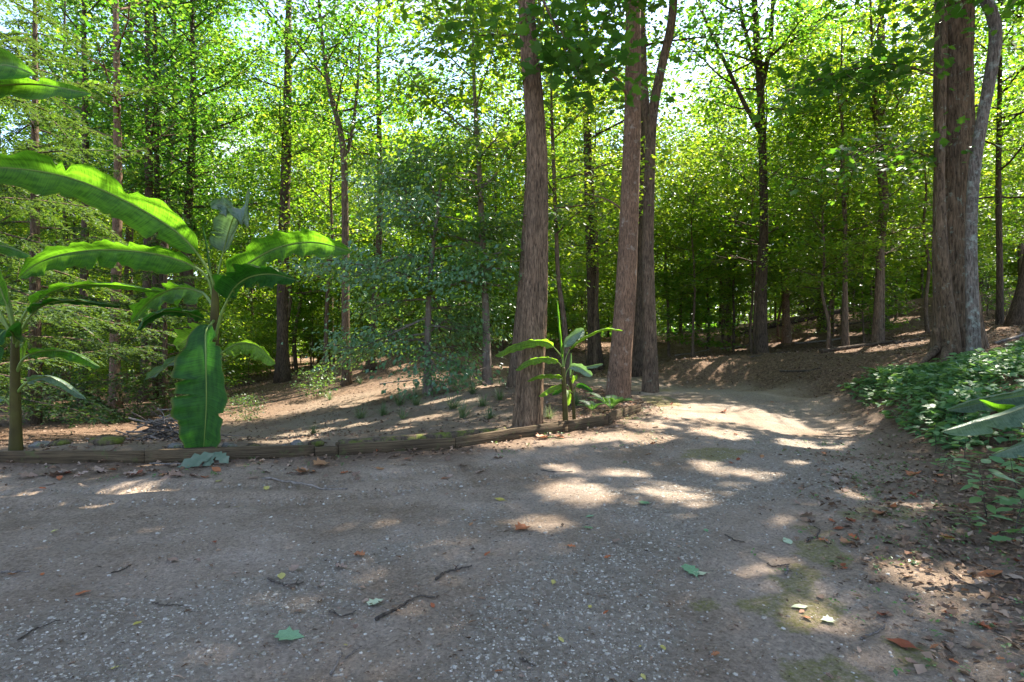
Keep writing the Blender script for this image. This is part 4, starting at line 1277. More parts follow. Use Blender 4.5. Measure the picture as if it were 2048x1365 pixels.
blade(r1, b1, [(430, 720, 0), (446, 704, 0.0), (468, 690, 0.05), (492, 686, 0.1), (520, 696, 0.15), (551, 728, 0.2)], D1, 8, 30, 0.8, 0.35, 0.16, mat='banana_yellow', seed=7, nwave=4, ripple=0.025)
blade(r1, b1, [(426, 735, 0), (405, 722, 0.1), (376, 718, 0.15), (345, 724, 0.2), (315, 745, 0.25), (290, 760, 0.3)], D1, 9, 14, 1.0, 0.8, 0.12, mat='banana_pale', seed=8, nwave=3, ripple=0.02)
blade(r1, b1, [(431, 575, 0), (440, 530, 0.0), (449, 495, -0.02), (459, 458, -0.05), (469, 432, -0.1), (478, 418, -0.2), (484, 430, -0.32), (484, 445, -0.36)], D1, 34, 36, 0.55, 0.5, 0.32, mat='banana_pale', seed=9, ref='x', nwave=2, ripple=0.03, curl=(0.9, 0.9), rib=0.009, full=0.75, label='young pale leaf standing upright with its tip rolled over')
blade(r1, b1, [(469, 430, -0.12), (455, 415, -0.15), (438, 408, -0.16), (422, 416, -0.2)], D1, 14, 16, 0.5, 0.6, 0.02, mat='banana_pale', seed=19, nwave=2, ripple=0.02, rib=0.004)
blade(r1, b1, [(431, 610, 0), (440, 575, 0.0), (458, 556, 0.02), (501, 524, 0.05), (545, 500, 0.0), (590, 487, -0.1), (640, 486, -0.2), (703, 504, -0.3)], D1, 30, 38, 0.7, 0.3, 0.16, seed=10, nwave=6, ripple=0.03)
blade(r1, b1, [(431, 680, -0.05), (439, 640, -0.1), (452, 607, -0.15), (473, 572, -0.2), (505, 553, -0.3), (548, 549, -0.4), (594, 561, -0.5)], D1, 26, 34, 1.0, 0.5, 0.32, mat='banana_dark', seed=11, tears=((0.6, -1, 0.4),), nwave=5, ripple=0.035)
blade(r1, b1, [(430, 600, 0.05), (424, 560, 0.1), (415, 500, 0.2), (405, 450, 0.3)], D1, 3, 3, 0.3, 0.3, 0.3, mat='banana_dark', seed=12, ref='x', nwave=1, ripple=0.0, rib=0.006)

D2 = 7.0
r2, b2 = banana('banana plant with a dark-footed stem at the left edge of the view', (31, 906), D2, [(31, 915, 12), (31, 860, 10), (30, 780, 9), (30, 720, 8), (30, 660, 6)])
blade(r2, b2, [(31, 690, 0), (38, 652, -0.05), (62, 612, -0.1), (110, 582, -0.15), (160, 571, -0.2), (235, 571, -0.25), (325, 584, -0.3)], D2, 10, 12, 1.2, 0.9, 0.25, seed=21, nwave=6, ripple=0.02)
blade(r2, b2, [(31, 700, 0), (44, 660, -0.1), (70, 622, -0.2), (110, 604, -0.3), (165, 603, -0.4), (246, 613, -0.5)], D2, 8, 11, 1.25, 1.0, 0.3, mat='banana_dark', seed=22, nwave=5, ripple=0.02)
blade(r2, b2, [(32, 750, 0), (44, 722, -0.05), (70, 706, -0.1), (112, 700, -0.15), (160, 710, -0.2), (202, 735, -0.25)], D2, 8, 18, 1.1, 0.55, 0.25, mat='banana', seed=23, nwave=5, ripple=0.025)
blade(r2, b2, [(33, 788, 0), (48, 770, -0.05), (70, 758, -0.1), (105, 754, -0.15), (140, 770, -0.2), (173, 798, -0.25)], D2, 8, 13, 1.1, 0.8, 0.22, mat='banana_pale', seed=24, nwave=4, ripple=0.02)
blade(r2, b2, [(30, 690, 0), (24, 665, -0.2), (6, 664, -0.35), (-8, 690, -0.4), (-12, 750, -0.4)], D2, 36, 36, 0.3, 0.4, 0.2, mat='banana_dark', seed=25, ref='x', nwave=3, ripple=0.02)
blade(r2, b2, [(30, 680, 0), (20, 630, -0.05), (4, 585, -0.1), (-20, 520, -0.15), (-40, 420, -0.2), (-20, 340, -0.25)], D2, 40, 40, 0.4, 0.5, 0.2, seed=26, ref='x', nwave=5, ripple=0.03)
blade(r2, b2, [(30, 690, 0), (10, 650, 0.05), (-30, 620, 0.05), (-120, 600, 0), (-200, 620, 0)], D2, 20, 40, 0.8, 0.4, 0.3, seed=27, nwave=6, ripple=0.03)
blade(r2, b2, [(32, 710, 0.02), (42, 690, 0.15), (46, 700, 0.22), (44, 722, 0.25)], D2, 12, 12, 0.3, 0.3, 0.1, mat='banana_yellow', seed=28, ref='x', nwave=2, ripple=0.015)
blade(r2, b2, [(28, 820, 0), (10, 800, -0.05), (-20, 790, -0.05), (-60, 810, -0.05)], D2, 10, 22, 0.9, 0.5, 0.25, mat='banana_pale', seed=29, nwave=3, ripple=0.02)
blade(r2, b2, [(30, 670, 0), (5, 560, 0), (-90, 330, -0.1), (-120, 230, -0.3), (-60, 185, -0.6), (60, 168, -0.8), (182, 188, -1.0)], D2, 14, 40, 0.6, 0.3, 0.5, seed=30, nwave=6, ripple=0.02)
blade(r2, b2, [(29, 670, 0), (-10, 540, 0.05), (-130, 280, 0.0), (-120, 190, -0.4), (-60, 150, -0.6), (10, 130, -0.8), (72, 150, -0.9)], D2, 36, 60, 0.6, 0.4, 0.55, seed=31, nwave=4, ripple=0.03)
blade(r2, b2, [(29, 680, 0), (-20, 590, -0.1), (-70, 520, -0.3), (-40, 490, -0.5), (10, 492, -0.6), (62, 512, -0.7)], D2, 10, 22, 1.0, 0.5, 0.5, mat='banana', seed=32, nwave=4, ripple=0.02)

D3 = 8.75
r3, b3 = banana('small banana plant with sunlit yellow-green leaves between the big furrowed and the reddish trunk', (1132, 858), D3, [(1132, 866, 5.5), (1130, 810, 5), (1128, 770, 4.5), (1126, 735, 4)])
blade(r3, b3, [(1126, 740, 0), (1124, 716, 0), (1110, 698, 0), (1097, 686, -0.05), (1074, 682, -0.1), (1039, 688, -0.2), (1015, 698, -0.25), (990, 712, -0.3)], D3, 6, 15, 1.0, 0.5, 0.28, seed=41, mat='banana_yellow', nwave=5, ripple=0.02, rib=0.008)
blade(r3, b3, [(1126, 755, 0), (1122, 732, 0), (1108, 720, -0.05), (1090, 716, -0.1), (1068, 718, -0.15), (1048, 726, -0.2), (1031, 741, -0.25)], D3, 4, 13, 1.0, 0.4, 0.25, seed=42, mat='banana_yellow', nwave=5, ripple=0.015, rib=0.007)
blade(r3, b3, [(1128, 770, 0), (1122, 755, -0.05), (1100, 751, -0.15), (1074, 753, -0.25), (1054, 763, -0.3)], D3, 4, 8, 1.1, 0.6, 0.15, seed=43, mat='banana_yellow', nwave=5, ripple=0.015, rib=0.006)
blade(r3, b3, [(1128, 785, 0), (1122, 772, 0), (1106, 774, -0.1), (1092, 782, -0.15), (1077, 793, -0.2)], D3, 4, 10, 0.9, 0.4, 0.15, seed=44, mat='banana_yellow', nwave=3, ripple=0.015, rib=0.006)
blade(r3, b3, [(1126, 735, 0), (1127, 705, 0), (1130, 688, 0.02), (1146, 672, 0.1), (1168, 660, 0.2)], D3, 14, 14, 0.4, 0.4, 0.38, seed=45, mat='banana_pale', nwave=2, ripple=0.012, rib=0.006)
blade(r3, b3, [(1127, 740, 0), (1132, 716, 0), (1142, 696, 0.02), (1158, 681, 0.05), (1180, 669, 0.08), (1212, 658, 0.1), (1246, 662, 0.12)], D3, 3.5, 6, 1.2, 0.9, 0.25, seed=46, mat='banana_yellow', nwave=6, ripple=0.012, rib=0.006)
blade(r3, b3, [(1126, 735, 0), (1123, 700, 0), (1118, 650, 0), (1114, 600, 0)], D3, 4.5, 4.5, 1.1, 1.1, 0.12, seed=47, ref='x', mat='banana', nwave=1, ripple=0.0, rib=0.008, curl=(1.4, 1.4))
blade(r3, b3, [(1128, 765, 0), (1134, 742, 0.02), (1144, 733, 0.05), (1160, 736, 0.08), (1184, 752, 0.1)], D3, 9, 13, 0.5, 0.4, 0.35, seed=48, mat='banana_pale', nwave=3, ripple=0.012, rib=0.006)
D4 = 9.35
r4, b4 = banana('smallest banana shoot, half hidden behind the small banana plant', (1149, 843), D4, [(1149, 848, 3.5), (1146, 800, 3), (1142, 770, 2.6), (1140, 755, 2)])
blade(r4, b4, [(1141, 765, 0), (1140, 745, 0), (1141, 725, 0), (1142, 706, 0)], D4, 4, 4, 0.9, 0.9, 0.2, seed=51, ref='x', mat='banana_pale', nwave=1, ripple=0.0, rib=0.005)
blade(r4, b4, [(1145, 795, 0), (1152, 775, 0), (1164, 770, 0), (1186, 783, 0)], D4, 5, 8, 0.7, 0.5, 0.35, seed=52, mat='banana_dark', nwave=2, ripple=0.01, rib=0.005)
blade(r4, b4, [(1144, 785, 0), (1134, 770, 0), (1122, 778, 0), (1104, 790, 0)], D4, 5, 7, 0.7, 0.5, 0.35, seed=53, mat='banana_dark', nwave=2, ripple=0.01, rib=0.005)
blade(r4, b4, [(1141, 765, 0), (1150, 738, 0), (1175, 734, 0.1), (1206, 728, 0.2)], D4, 4, 6, 0.9, 0.6, 0.4, seed=54, mat='banana_pale', nwave=3, ripple=0.01, rib=0.005)
blade(r4, b4, [(1144, 785, -0.05), (1136, 782, -0.2), (1137, 795, -0.3), (1136, 812, -0.32)], D4, 6, 6, 0.4, 0.4, 0.2, seed=55, ref='x', mat='banana_yellow', nwave=1, ripple=0.008, rib=0.004)
blade(r4, b4, [(1142, 775, 0), (1147, 758, 0), (1151, 752, -0.02), (1152, 762, -0.05)], D4, 4, 4, 0.4, 0.4, 0.2, seed=56, ref='x', mat='banana_yellow', nwave=1, ripple=0.008, rib=0.004)

D5 = 4.6
r5, b5 = banana('banana plant beyond the right edge whose dusty leaves reach in over the weeds', (2230, 960), D5, [(2230, 980, 24), (2228, 920, 22), (2225, 870, 18), (2222, 840, 12)])
blade(r5, b5, [(2222, 850, 0), (2180, 800, 0), (2110, 785, 0), (2040, 792, 0), (1960, 806, 0), (1894, 820, 0)], D5, 36, 22, 0.9, 1.05, 0.3, mat='banana_pale', seed=61, nwave=3, ripple=0.015)
blade(r5, b5, [(2222, 860, 0), (2170, 818, -0.15), (2100, 806, -0.3), (2040, 814, -0.4), (1990, 832, -0.45), (1940, 846, -0.5), (1882, 864, -0.55)], D5, 20, 30, 1.0, 0.8, 0.3, mat='banana_pale', seed=62, nwave=2, ripple=0.012)
blade(r5, b5, [(2222, 855, 0), (2170, 820, -0.1), (2110, 815, -0.2), (2050, 822, -0.25), (1995, 818, -0.3), (1958, 800, -0.3)], D5, 14, 14, 0.7, 0.8, 0.3, mat='banana', seed=63, nwave=3, ripple=0.02)
blade(r5, b5, [(2222, 870, 0), (2180, 850, -0.2), (2120, 858, -0.35), (2060, 878, -0.45), (2020, 896, -0.5), (1982, 910, -0.5)], D5, 20, 26, 0.9, 0.8, 0.3, mat='banana_pale', seed=64, nwave=3, ripple=0.012)

# ------------------------------------------------------------------ timber edging
edging = thing('timber_edging', 'long low edging of weathered planks between the driveway and the slope', 'edging', (BOARD[3][0], BOARD[3][1], 0))
eb = np.array([BOARD[3][0], BOARD[3][1], 0])
def plank(a, b, hgt=0.13, thick=0.038, up=0.0, rise=(0, 0)):
    a, b = np.array(a, float), np.array(b, float)
    ln = np.linalg.norm(b - a)
    dr = (b - a) / ln
    nn = np.array([-dr[1], dr[0]])
    m = max(6, int(ln / 0.12))
    t = np.linspace(0.004 / ln, 1 - 0.004 / ln, m)
    rs = np.random.RandomState(int(abs(a[0]) * 100) + 3)
    sec = [(-thick / 2, -0.10), (-thick / 2, hgt - 0.006), (-thick / 2 + 0.006, hgt), (thick / 2 - 0.006, hgt), (thick / 2, hgt - 0.006), (thick / 2, -0.10)]
    gz = np.array([float(ground_z(*(a + dr * ln * u))) for u in (0, 0.5, 1)])
    V = []
    for u in t:
        c = a + dr * ln * u
        zz = np.interp(u, [0, 0.5, 1], gz) + rise[0] * (1 - u) + rise[1] * u + up
        bow = 0.008 * math.sin(u * 3.14) + rs.normal() * 0.0015
        for (o, h) in sec:
            p = c + nn * (o + bow)
            V.append((p[0], p[1], zz + h + (rs.normal() * 0.0025 if h > 0 else 0)))
    V = np.array(V) - eb
    k = len(sec)
    i = np.arange(m - 1)[:, None] * k
    j = np.arange(k)[None]
    Q = np.stack([i + j, i + (j + 1) % k, i + k + (j + 1) % k, i + k + j], -1).reshape(-1, 4)
    caps = np.array([list(range(k))[::-1], [(m - 1) * k + c for c in range(k)]])
    link('plank', mk_mesh('plank', V, [Q, caps]), M['plank'], edging)
plank(BOARD[0], BOARD[1]); plank(BOARD[1], BOARD[2])
plank(BOARD[2], BOARD[3], 0.135, 0.038, 0.004)
plank(BOARD[3] + np.array([0.0, -0.012]), BOARD[4], 0.11)
plank(BOARD[4], BOARD[5], 0.128); plank(BOARD[5], BOARD[6], 0.13, rise=(0, 0.02))
plank(BOARD[6], BOARD[7], 0.15); plank(BOARD[7], BOARD[8], 0.16); plank(BOARD[8], BOARD[9], 0.13)
for (bx, by) in (BOARD[2] + np.array([0, 0.05]), BOARD[4] + np.array([-0.02, 0.05]), BOARD[6] + np.array([-0.03, 0.05]), BOARD[7] + np.array([-0.03, 0.05])):
    z0 = float(ground_z(bx, by))
    V, f = tube(np.array([(bx, by, z0 - 0.1), (bx, by, z0 + 0.13), (bx, by, z0 + 0.137)]) - eb, [0.028, 0.028, 0.02], 4)
    link('stake', mk_mesh('stake', V, f), M['plank'], edging)

# ------------------------------------------------------------------ rocks, log, brush pile behind the edging
def rock(label, px, py, d, size, seed, mat='rock', flatz=0.6, name='rock'):
    rs = np.random.RandomState(seed)
    nu, nv = 14, 9
    th = np.linspace(0, 2 * math.pi, nu, endpoint=False)
    phv = np.linspace(-1.35, 1.5, nv)
    D = np.stack([np.outer(np.cos(phv), np.cos(th)), np.outer(np.cos(phv), np.sin(th)), np.outer(np.sin(phv), np.ones(nu))], -1)
    r = np.ones((nv, nu))
    for _ in range(9):
        n_ = nrm(rs.normal(size=3))
        h = 0.55 + 0.35 * rs.rand()
        dt = D @ n_
        r = np.minimum(r, np.where(dt > 0.1, h / np.maximum(dt, 0.1), 9))
    V = (D * r[..., None] * np.array([size, size * 0.7, size * flatz])).reshape(-1, 3) + rs.normal(size=(nu * nv, 3)) * size * 0.02
    i = np.arange(nv - 1)[:, None] * nu
    j = np.arange(nu)[None]
    Q = np.stack([i + j, i + (j + 1) % nu, i + nu + (j + 1) % nu, i + nu + j], -1).reshape(-1, 4)
    p = P(px, py, d)
    z = float(surf_z(p[0], p[1]))
    caps = np.array([list(range(nu))[::-1], [(nv - 1) * nu + c for c in range(nu)]])
    return link(name, mk_mesh(name, V, [Q, caps]), M[mat], loc=(p[0], p[1], z + size * flatz * 0.35), rz=rs.rand() * 0.8 - 0.4, label=label, category='rock', group='rocks behind the edging')
rock('brown angular rock just right of the hanging banana leaf, behind the edging', 462, 896, 7.25, 0.13, 1)
rock('flat mossy rock behind the edging, second right of the hanging banana leaf', 505, 902, 7.3, 0.10, 2, 'log_moss', 0.45)
rock('small dark round rock behind the edging, third right of the hanging banana leaf', 566, 900, 7.25, 0.07, 3)
rock('pale rock leaning behind the edging where two planks meet', 596, 898, 7.4, 0.10, 4)
rock('brown rock nearest the end of the mossy log', 635, 898, 7.35, 0.12, 5, 'log_moss', 0.55)
rock('long flat stone right of the foot of the left banana plant', 82, 888, 7.7, 0.17, 6, flatz=0.3)
rock('mossy flat stone halfway between the two tall banana plants', 215, 895, 7.5, 0.26, 7, 'log_moss', 0.3)
rock('flat mossy stone behind the pale fallen leaf near the left banana plant', 124, 894, 7.6, 0.15, 8, 'log_moss', 0.35)
rock('pale grey stone in front of the brush pile', 352, 896, 7.4, 0.10, 9, flatz=0.5)
def log(label, pts, r, mat, seed, name='fallen_log', up=0.7):
    p3 = []
    for (x, y) in pts:
        p3.append((x, y, float(surf_z(x, y)) + r * up))
    q = spline(np.array(p3), 30)
    b = q[0].copy()
    V, f = tube(q - b, np.linspace(r, r * 0.75, 30), 18, bark_ridge(seed, 0.12, 11))
    link(name, mk_mesh(name, V, f, True), M[mat], loc=tuple(b), label=label, category='log')
p, q = P(678, 905, 7.15), P(1010, 870, 8.2)
log('mossy half-buried log lying along the back of the edging', [(p[0], p[1]), ((p[0] + q[0]) / 2, (p[1] + q[1]) / 2), (q[0], q[1])], 0.075, 'log_moss', 3, up=0.45)
p, q = P(1475, 632, 30), P(1790, 600, 33)
log('dark fallen log lying along the crest of the wooded ridge', [(p[0], p[1]), (q[0], q[1])], 0.16, 'bark_dark', 4)
p, q = P(1640, 700, 17.2), P(1790, 690, 17.6)
log('thin fallen trunk lying on the leaf litter at the foot of the slim knobbly tree', [(p[0], p[1]), (q[0], q[1])], 0.06, 'bark_dark', 5)
p, q = P(900, 752, 20), P(960, 752, 20.4)
log('short dark log on the slope behind the low spreading beech', [(p[0], p[1]), (q[0], q[1])], 0.12, 'bark_red', 6)
for k, (a, b, r, w) in enumerate((((1500, 716), (1580, 705), 0.03, 'at the foot of the multi-forked tree'), ((1590, 690), (1700, 676), 0.035, 'left of the slim knobbly tree'), ((1790, 690), (1850, 676), 0.03, 'between the knobbly tree and the massive trunk'), ((1440, 700), (1500, 690), 0.025, 'left of the multi-forked tree'),
                                ((1560, 745), (1640, 738), 0.022, 'low on the cut bank by the driveway'), ((1990, 690), (2044, 668), 0.03, 'right of the pale lichen-covered tree'), ((680, 770), (740, 756), 0.03, 'at the foot of the bowed slim trunk'), ((760, 770), (830, 760), 0.025, 'left of the low spreading beech'), ((1660, 655), (1760, 640), 0.04, 'high on the ridge behind the knobbly tree'), ((1350, 712), (1420, 700), 0.03, 'above the driveway bend'))):
    p, q = sight(*a), sight(*b)
    m_ = (p + q) / 2 + np.array([0.1, -0.15, 0])
    log('fallen branch lying on the leaf litter ' + w, [(p[0], p[1]), (m_[0], m_[1]), (q[0], q[1])], r, ('twig', 'twig_pale')[k % 2], 20 + k, name='fallen_branch')
# pile of cut sticks
rs = np.random.RandomState(8)
c = P(335, 880, 9.3)
cz = float(surf_z(c[0], c[1]))
pile = thing('brush_pile', 'heap of grey cut sticks behind the edging left of the hanging banana leaf', 'brush pile', (c[0], c[1], cz))
for i in range(95):
    r_ = abs(rs.normal()) * 0.28
    a_ = rs.rand() * 6.28
    o = np.array([r_ * math.cos(a_) * 1.3, r_ * math.sin(a_), 0.03 + rs.rand() * 0.42 * math.exp(-(r_ / 0.42) ** 2)])
    az = rs.normal() * 0.9
    ln = rs.uniform(0.25, 0.75)
    dv = np.array([math.cos(az), math.sin(az) * 0.7, rs.normal() * 0.22 - 0.08])
    q = branch(rs, o - dv * ln / 2, dv, ln, 5, 0.0, 0.08)
    q[:, 2] = np.maximum(q[:, 2], 0.01)
    V, f = tube(q, np.linspace(1, 0.6, 5) * rs.uniform(0.006, 0.016), 5)
    link('stick', mk_mesh('pile_stick', V, f, True), M['twig_pale' if rs.rand() < 0.65 else 'twig'], pile)

# ------------------------------------------------------------------ grass tufts, ferns and weeds
def tuft_mesh(seed, n, h, wd=0.006, spread=0.5):
    rs = np.random.RandomState(seed)
    Vs, Fs, off = [], [], 0
    for i in range(n):
        az, ln = rs.rand() * 6.28, h * rs.uniform(0.55, 1.15)
        el = rs.uniform(0.5, 1.4)
        d = np.array([math.cos(az) * math.cos(el), math.sin(az) * math.cos(el), math.sin(el)])
        q = branch(rs, (rs.normal() * 0.025, rs.normal() * 0.025, -0.01), d, ln, 6, -0.20 * spread, 0.03)
        s = np.array([-math.sin(az), math.cos(az), 0])
        w = wd * np.array([0.8, 1, 1, 0.8, 0.5, 0.05])
        V = np.concatenate([q - s * w[:, None], q + s * w[:, None]])
        j = np.arange(5)
        Vs.append(V)
        Fs.append(np.stack([j, j + 1, j + 7, j + 6], -1) + off)
        off += 12
    return mk_mesh('tuft', np.concatenate(Vs), np.concatenate(Fs), True)
tm = [tuft_mesh(k, 60, 0.34) for k in range(4)]
for m in tm:
    m.materials.append(M['grass_blade'])
names = ((628, 868, 'left end of the bare slope'), (722, 838, 'lower middle of the bare slope'), (766, 832, 'middle of the bare slope'), (806, 838, 'middle of the bare slope'), (800, 812, 'upper middle of the bare slope'), (832, 812, 'slope below the low beech'), (833, 798, 'foot of the low beech'),
         (768, 846, 'lower middle of the bare slope'), (802, 858, 'lower slope above the mossy log'), (830, 852, 'lower slope above the mossy log'), (888, 848, 'slope left of the big furrowed trunk'), (905, 818, 'upper slope left of the big furrowed trunk'), (925, 838, 'slope left of the big furrowed trunk'),
         (965, 815, 'upper slope left of the big furrowed trunk'), (980, 838, 'foot of the big furrowed trunk'), (890, 868, 'lower slope above the mossy log'), (945, 790, 'upper slope left of the big furrowed trunk'), (1000, 800, 'foot of the big furrowed trunk'), (1098, 838, 'foot of the small banana plant'), (1152, 812, 'foot of the banana shoot'),
         (720, 768, 'foot of the bowed slim trunk'), (660, 800, 'leafy foot of the slope'))
zs = []
for i, (px, py, lab) in enumerate([q for q in names if q[1] < 846 or q[0] < 640 or q[0] > 1000]):
    # walk the sight line down to the ground
    dd = np.linspace(7.3, 26, 400)
    pts = np.stack([P(px, py, q) for q in dd])
    hit = np.argmax(pts[:, 2] < ground_z(pts[:, 0], pts[:, 1]))
    p = pts[hit] if pts[hit, 2] < ground_z(pts[hit, 0], pts[hit, 1]) else pts[150]
    zs.append(p)
    link('grass_tuft', tm[i % 4], loc=(p[0], p[1], float(surf_z(p[0], p[1]))), rz=i * 1.1, scale=0.75 + 0.5 * ((i * 37) % 10) / 10, label='narrow-leaved grass tuft at the ' + lab, category='grass tuft', group='grass tufts on the slope')

def fern(label, x, y, n, ln, seed):
    rs = np.random.RandomState(seed)
    z = float(surf_z(x, y))
    root = thing('fern', label, 'fern', (x, y, z))
    for i in range(n):
        az = 6.28 * i / n + rs.normal() * 0.3
        q = spline(branch(rs, (0, 0, 0), (math.cos(az) * 0.7, math.sin(az) * 0.7, 0.9), ln * rs.uniform(0.7, 1.1), 7, -0.17, 0.03), 26)
        T = nrm(np.gradient(q, axis=0))
        S = nrm(np.cross(T, np.array([0, 0, 1.0])))
        C, D, L = [], [], []
        for j in range(4, 26):
            for sg in (-1, 1):
                C.append(q[j]); D.append(S[j] * sg + T[j] * 0.35); L.append(ln * 0.22 * math.sin(math.pi * (0.12 + 0.85 * (j - 4) / 22)))
        C, D, L = np.array(C), nrm(np.array(D)), np.array(L)
        V, f = leaf_quads(C, nrm(np.cross(D, np.repeat(T[4:26], 2, 0)) * np.tile([1, -1], 22)[:, None] + 1e-6), D, L, L * 0.16)
        V2, f2 = tube(q, np.linspace(0.004, 0.001, 26), 4, cap=False)
        Vm, fm = merge([(V, f), (V2, f2)])
        link('frond', mk_mesh('frond', Vm, fm), M['fern'], root)
for lab, px, py, d, n, ln in (('green fern at the foot of the reddish trunk', 1222, 835, 10.9, 9, 0.55), ('small fern between the banana shoot and the reddish trunk', 1185, 840, 10.4, 7, 0.35), ('fern on the weedy bank left of the massive trunk', 1760, 735, 12.2, 8, 0.5)):
    p = P(px, py, d)
    fern(lab, p[0], p[1], n, ln, int(px))

# weeds covering the right-hand bank: nobody could count them
rs = np.random.RandomState(21)
WEED = [(6.9, 12.6), (8.4, 11.4), (10.5, 10.6), (12, 8), (9.5, 4.0), (6.0, 4.2), (5.0, 5.4), (5.2, 6.6), (5.6, 8.6), (6.2, 10.2)]
n = 3200
x = rs.uniform(5, 12, n * 3); y = rs.uniform(4, 12.6, n * 3)
ok = inside(x, y, WEED) & (fbm(x, y, 3, 1.3) + 0.3 * rs.rand(n * 3) > 0.59 - 0.07 * sstep(6, 8, y))
x, y = x[ok][:n], y[ok][:n]
hgt = (0.08 + 0.38 * fbm(x + 5, y, 3, 1.4)) * rs.uniform(0.35, 1.15, len(x)) * sstep(0.0, 0.6, seg_dist(x, y, WEED, True) + 0.15)
per = 7
c = np.repeat(np.stack([x, y, surf_z(x, y) + hgt], 1), per, 0)
az = rs.rand(len(c)) * 6.28
r_ = 0.03 + 0.09 * rs.rand(len(c))
C = c + np.stack([np.cos(az) * r_, np.sin(az) * r_, -0.10 * rs.rand(len(c)) * 1.2], 1)
C[:, 2] = np.maximum(C[:, 2], np.repeat(surf_z(x, y), per) + 0.03)
D = np.stack([np.cos(az), np.sin(az), -0.25 + rs.normal(size=len(c)) * 0.2], 1)
Nn = nrm(np.stack([rs.normal(size=len(c)) * 0.35, rs.normal(size=len(c)) * 0.35, np.ones(len(c))], 1))
V, T = leaf_shape(C, Nn, nrm(D), rs.uniform(0.07, 0.15, len(c)), OVAL6, 0.25)
parts = [(V, T)]
for i in range(0, len(x), 1):
    zz = float(c[i * per, 2])
    b = np.array([x[i], y[i], zz - hgt[i] - 0.02])
    parts.append(tube(np.array([b, [x[i] + 0.01, y[i], zz]]), [0.0035, 0.002], 3, cap=False))
V, T = merge(parts)
link('weeds', mk_mesh('weeds', V, T), M['leaf_weed'], kind='stuff', label='bed of pale green broad-leaved weeds covering the right-hand bank', category='weeds')

# seedlings with larger leaves near the right edge
def seedling(label, px, py, d, n, leaf, h, seed, shape=OVAL, mat='leaf_weed'):
    rs = np.random.RandomState(seed)
    p = P(px, py, d)
    z = float(surf_z(p[0], p[1]))
    root = thing('seedling', label, 'seedling', (p[0], p[1], z), group='seedlings by the right edge')
    q = branch(rs, (0, 0, -0.03), (rs.normal() * 0.15, rs.normal() * 0.15, 1), h, 8, 0.0, 0.08)
    V, f = tube(q, np.linspace(0.006, 0.002, 8), 5)
    link('stem', mk_mesh('seedling_stem', V, f, True), M['twig'], root)
    for i in range(n):
        j = 3 + int(4.99 * (i + 0.5) / n)
        az = 2.399 * i + rs.normal() * 0.3
        dv = np.array([math.cos(az), math.sin(az), 0.15])
        st = q[min(7, j)] + dv * 0.06
        V, f = leaf_shape(st[None], nrm(np.array([[rs.normal() * 0.25, rs.normal() * 0.25, 1.0]])), nrm(np.array([[dv[0], dv[1], -0.25]])), np.array([leaf * rs.uniform(0.7, 1.2)]), shape, 0.25)
        V2, f2 = tube(np.array([q[min(7, j)], st]), [0.002, 0.0015], 3, cap=False)
        Vm, fm = merge([(V, f), (V2, f2)])
        link('leaf', mk_mesh('seedling_leaf', Vm, fm, True), M[mat], root)
OAK = [(0.0, 0.0), (0.15, 0.10), (0.25, 0.22), (0.36, 0.15), (0.48, 0.30), (0.6, 0.19), (0.74, 0.27), (0.86, 0.12), (1.0, 0.0), (0.86, -0.12), (0.74, -0.27), (0.6, -0.19), (0.48, -0.30), (0.36, -0.15), (0.25, -0.22), (0.15, -0.10)]
for i, (lab, px, py, d, n, leaf, h, sh) in enumerate((
        ('bluish oak seedling at the right edge below the dusty banana leaves', 2035, 1000, 4.75, 12, 0.17, 0.42, OAK), ('oak seedling low at the right edge, lowest of the seedlings', 2046, 1090, 4.2, 8, 0.14, 0.2, OAK), ('pale yellow-green seedling at the edge of the litter, left of the oak seedlings', 1905, 955, 6.0, 14, 0.09, 0.28, OVAL),
        ('broad-leaved seedling under the tip of the lowest dusty banana leaf', 1965, 965, 5.6, 12, 0.12, 0.36, OVAL), ('leafy seedling just above the pale yellow-green seedling', 1930, 905, 6.6, 14, 0.11, 0.34, OVAL), ('tall seedling at the right edge above the oak seedlings', 2040, 940, 5.4, 14, 0.14, 0.44, OVAL), ('seedling in the weeds left of the dusty banana leaf tips', 1870, 880, 7.4, 12, 0.11, 0.36, OVAL), ('bushy seedling between the pale seedling and the bluish oak seedling', 1975, 1010, 4.9, 14, 0.12, 0.32, OVAL), ('drooping seedling at the right edge under the bluish oak seedling', 2030, 1050, 4.5, 10, 0.13, 0.3, OVAL), ('low seedling in the litter left of the lowest oak seedling', 1950, 1060, 4.6, 9, 0.08, 0.16, OVAL), ('narrow seedling beside the pale yellow-green seedling', 1880, 925, 6.4, 11, 0.08, 0.24, OVAL))):
    seedling(lab, px, py, d, n, leaf, h, 70 + i, sh)

# ------------------------------------------------------------------ loose stones of the driveway
rs = np.random.RandomState(31)
n = 130000
r_ = 1.7 + 8.0 * rs.rand(n) ** 1.5
a_ = rs.uniform(-0.95, 0.95, n)
x, y = r_ * np.sin(a_), r_ * np.cos(a_)
g, mo, li, sd = masks(x, y)
prob = np.clip(g * 0.9 + 0.14, 0, 1) * sstep(-0.2, 0.2, sd) * (1 - 0.7 * mo)
ok = rs.rand(n) < prob * np.clip(0.4 + 0.07 * r_, 0, 1)
x, y, r_ = x[ok], y[ok], r_[ok]
n = min(len(x), 34000)
x, y, r_ = x[:n], y[:n], r_[:n]
sz = np.clip(rs.lognormal(-5.15, 0.42, n), 0.003, 0.017) * (1 + 0.05 * r_)
k = 5
th = np.linspace(0, 2 * math.pi, k, endpoint=False)[None] + rs.rand(n, 1) * 6.28
rad_o = sz[:, None] * (0.75 + 0.5 * rs.rand(n, k))
el = rs.uniform(0.55, 1.0, (n, 1))
ca = rs.rand(n, 1) * 6.28
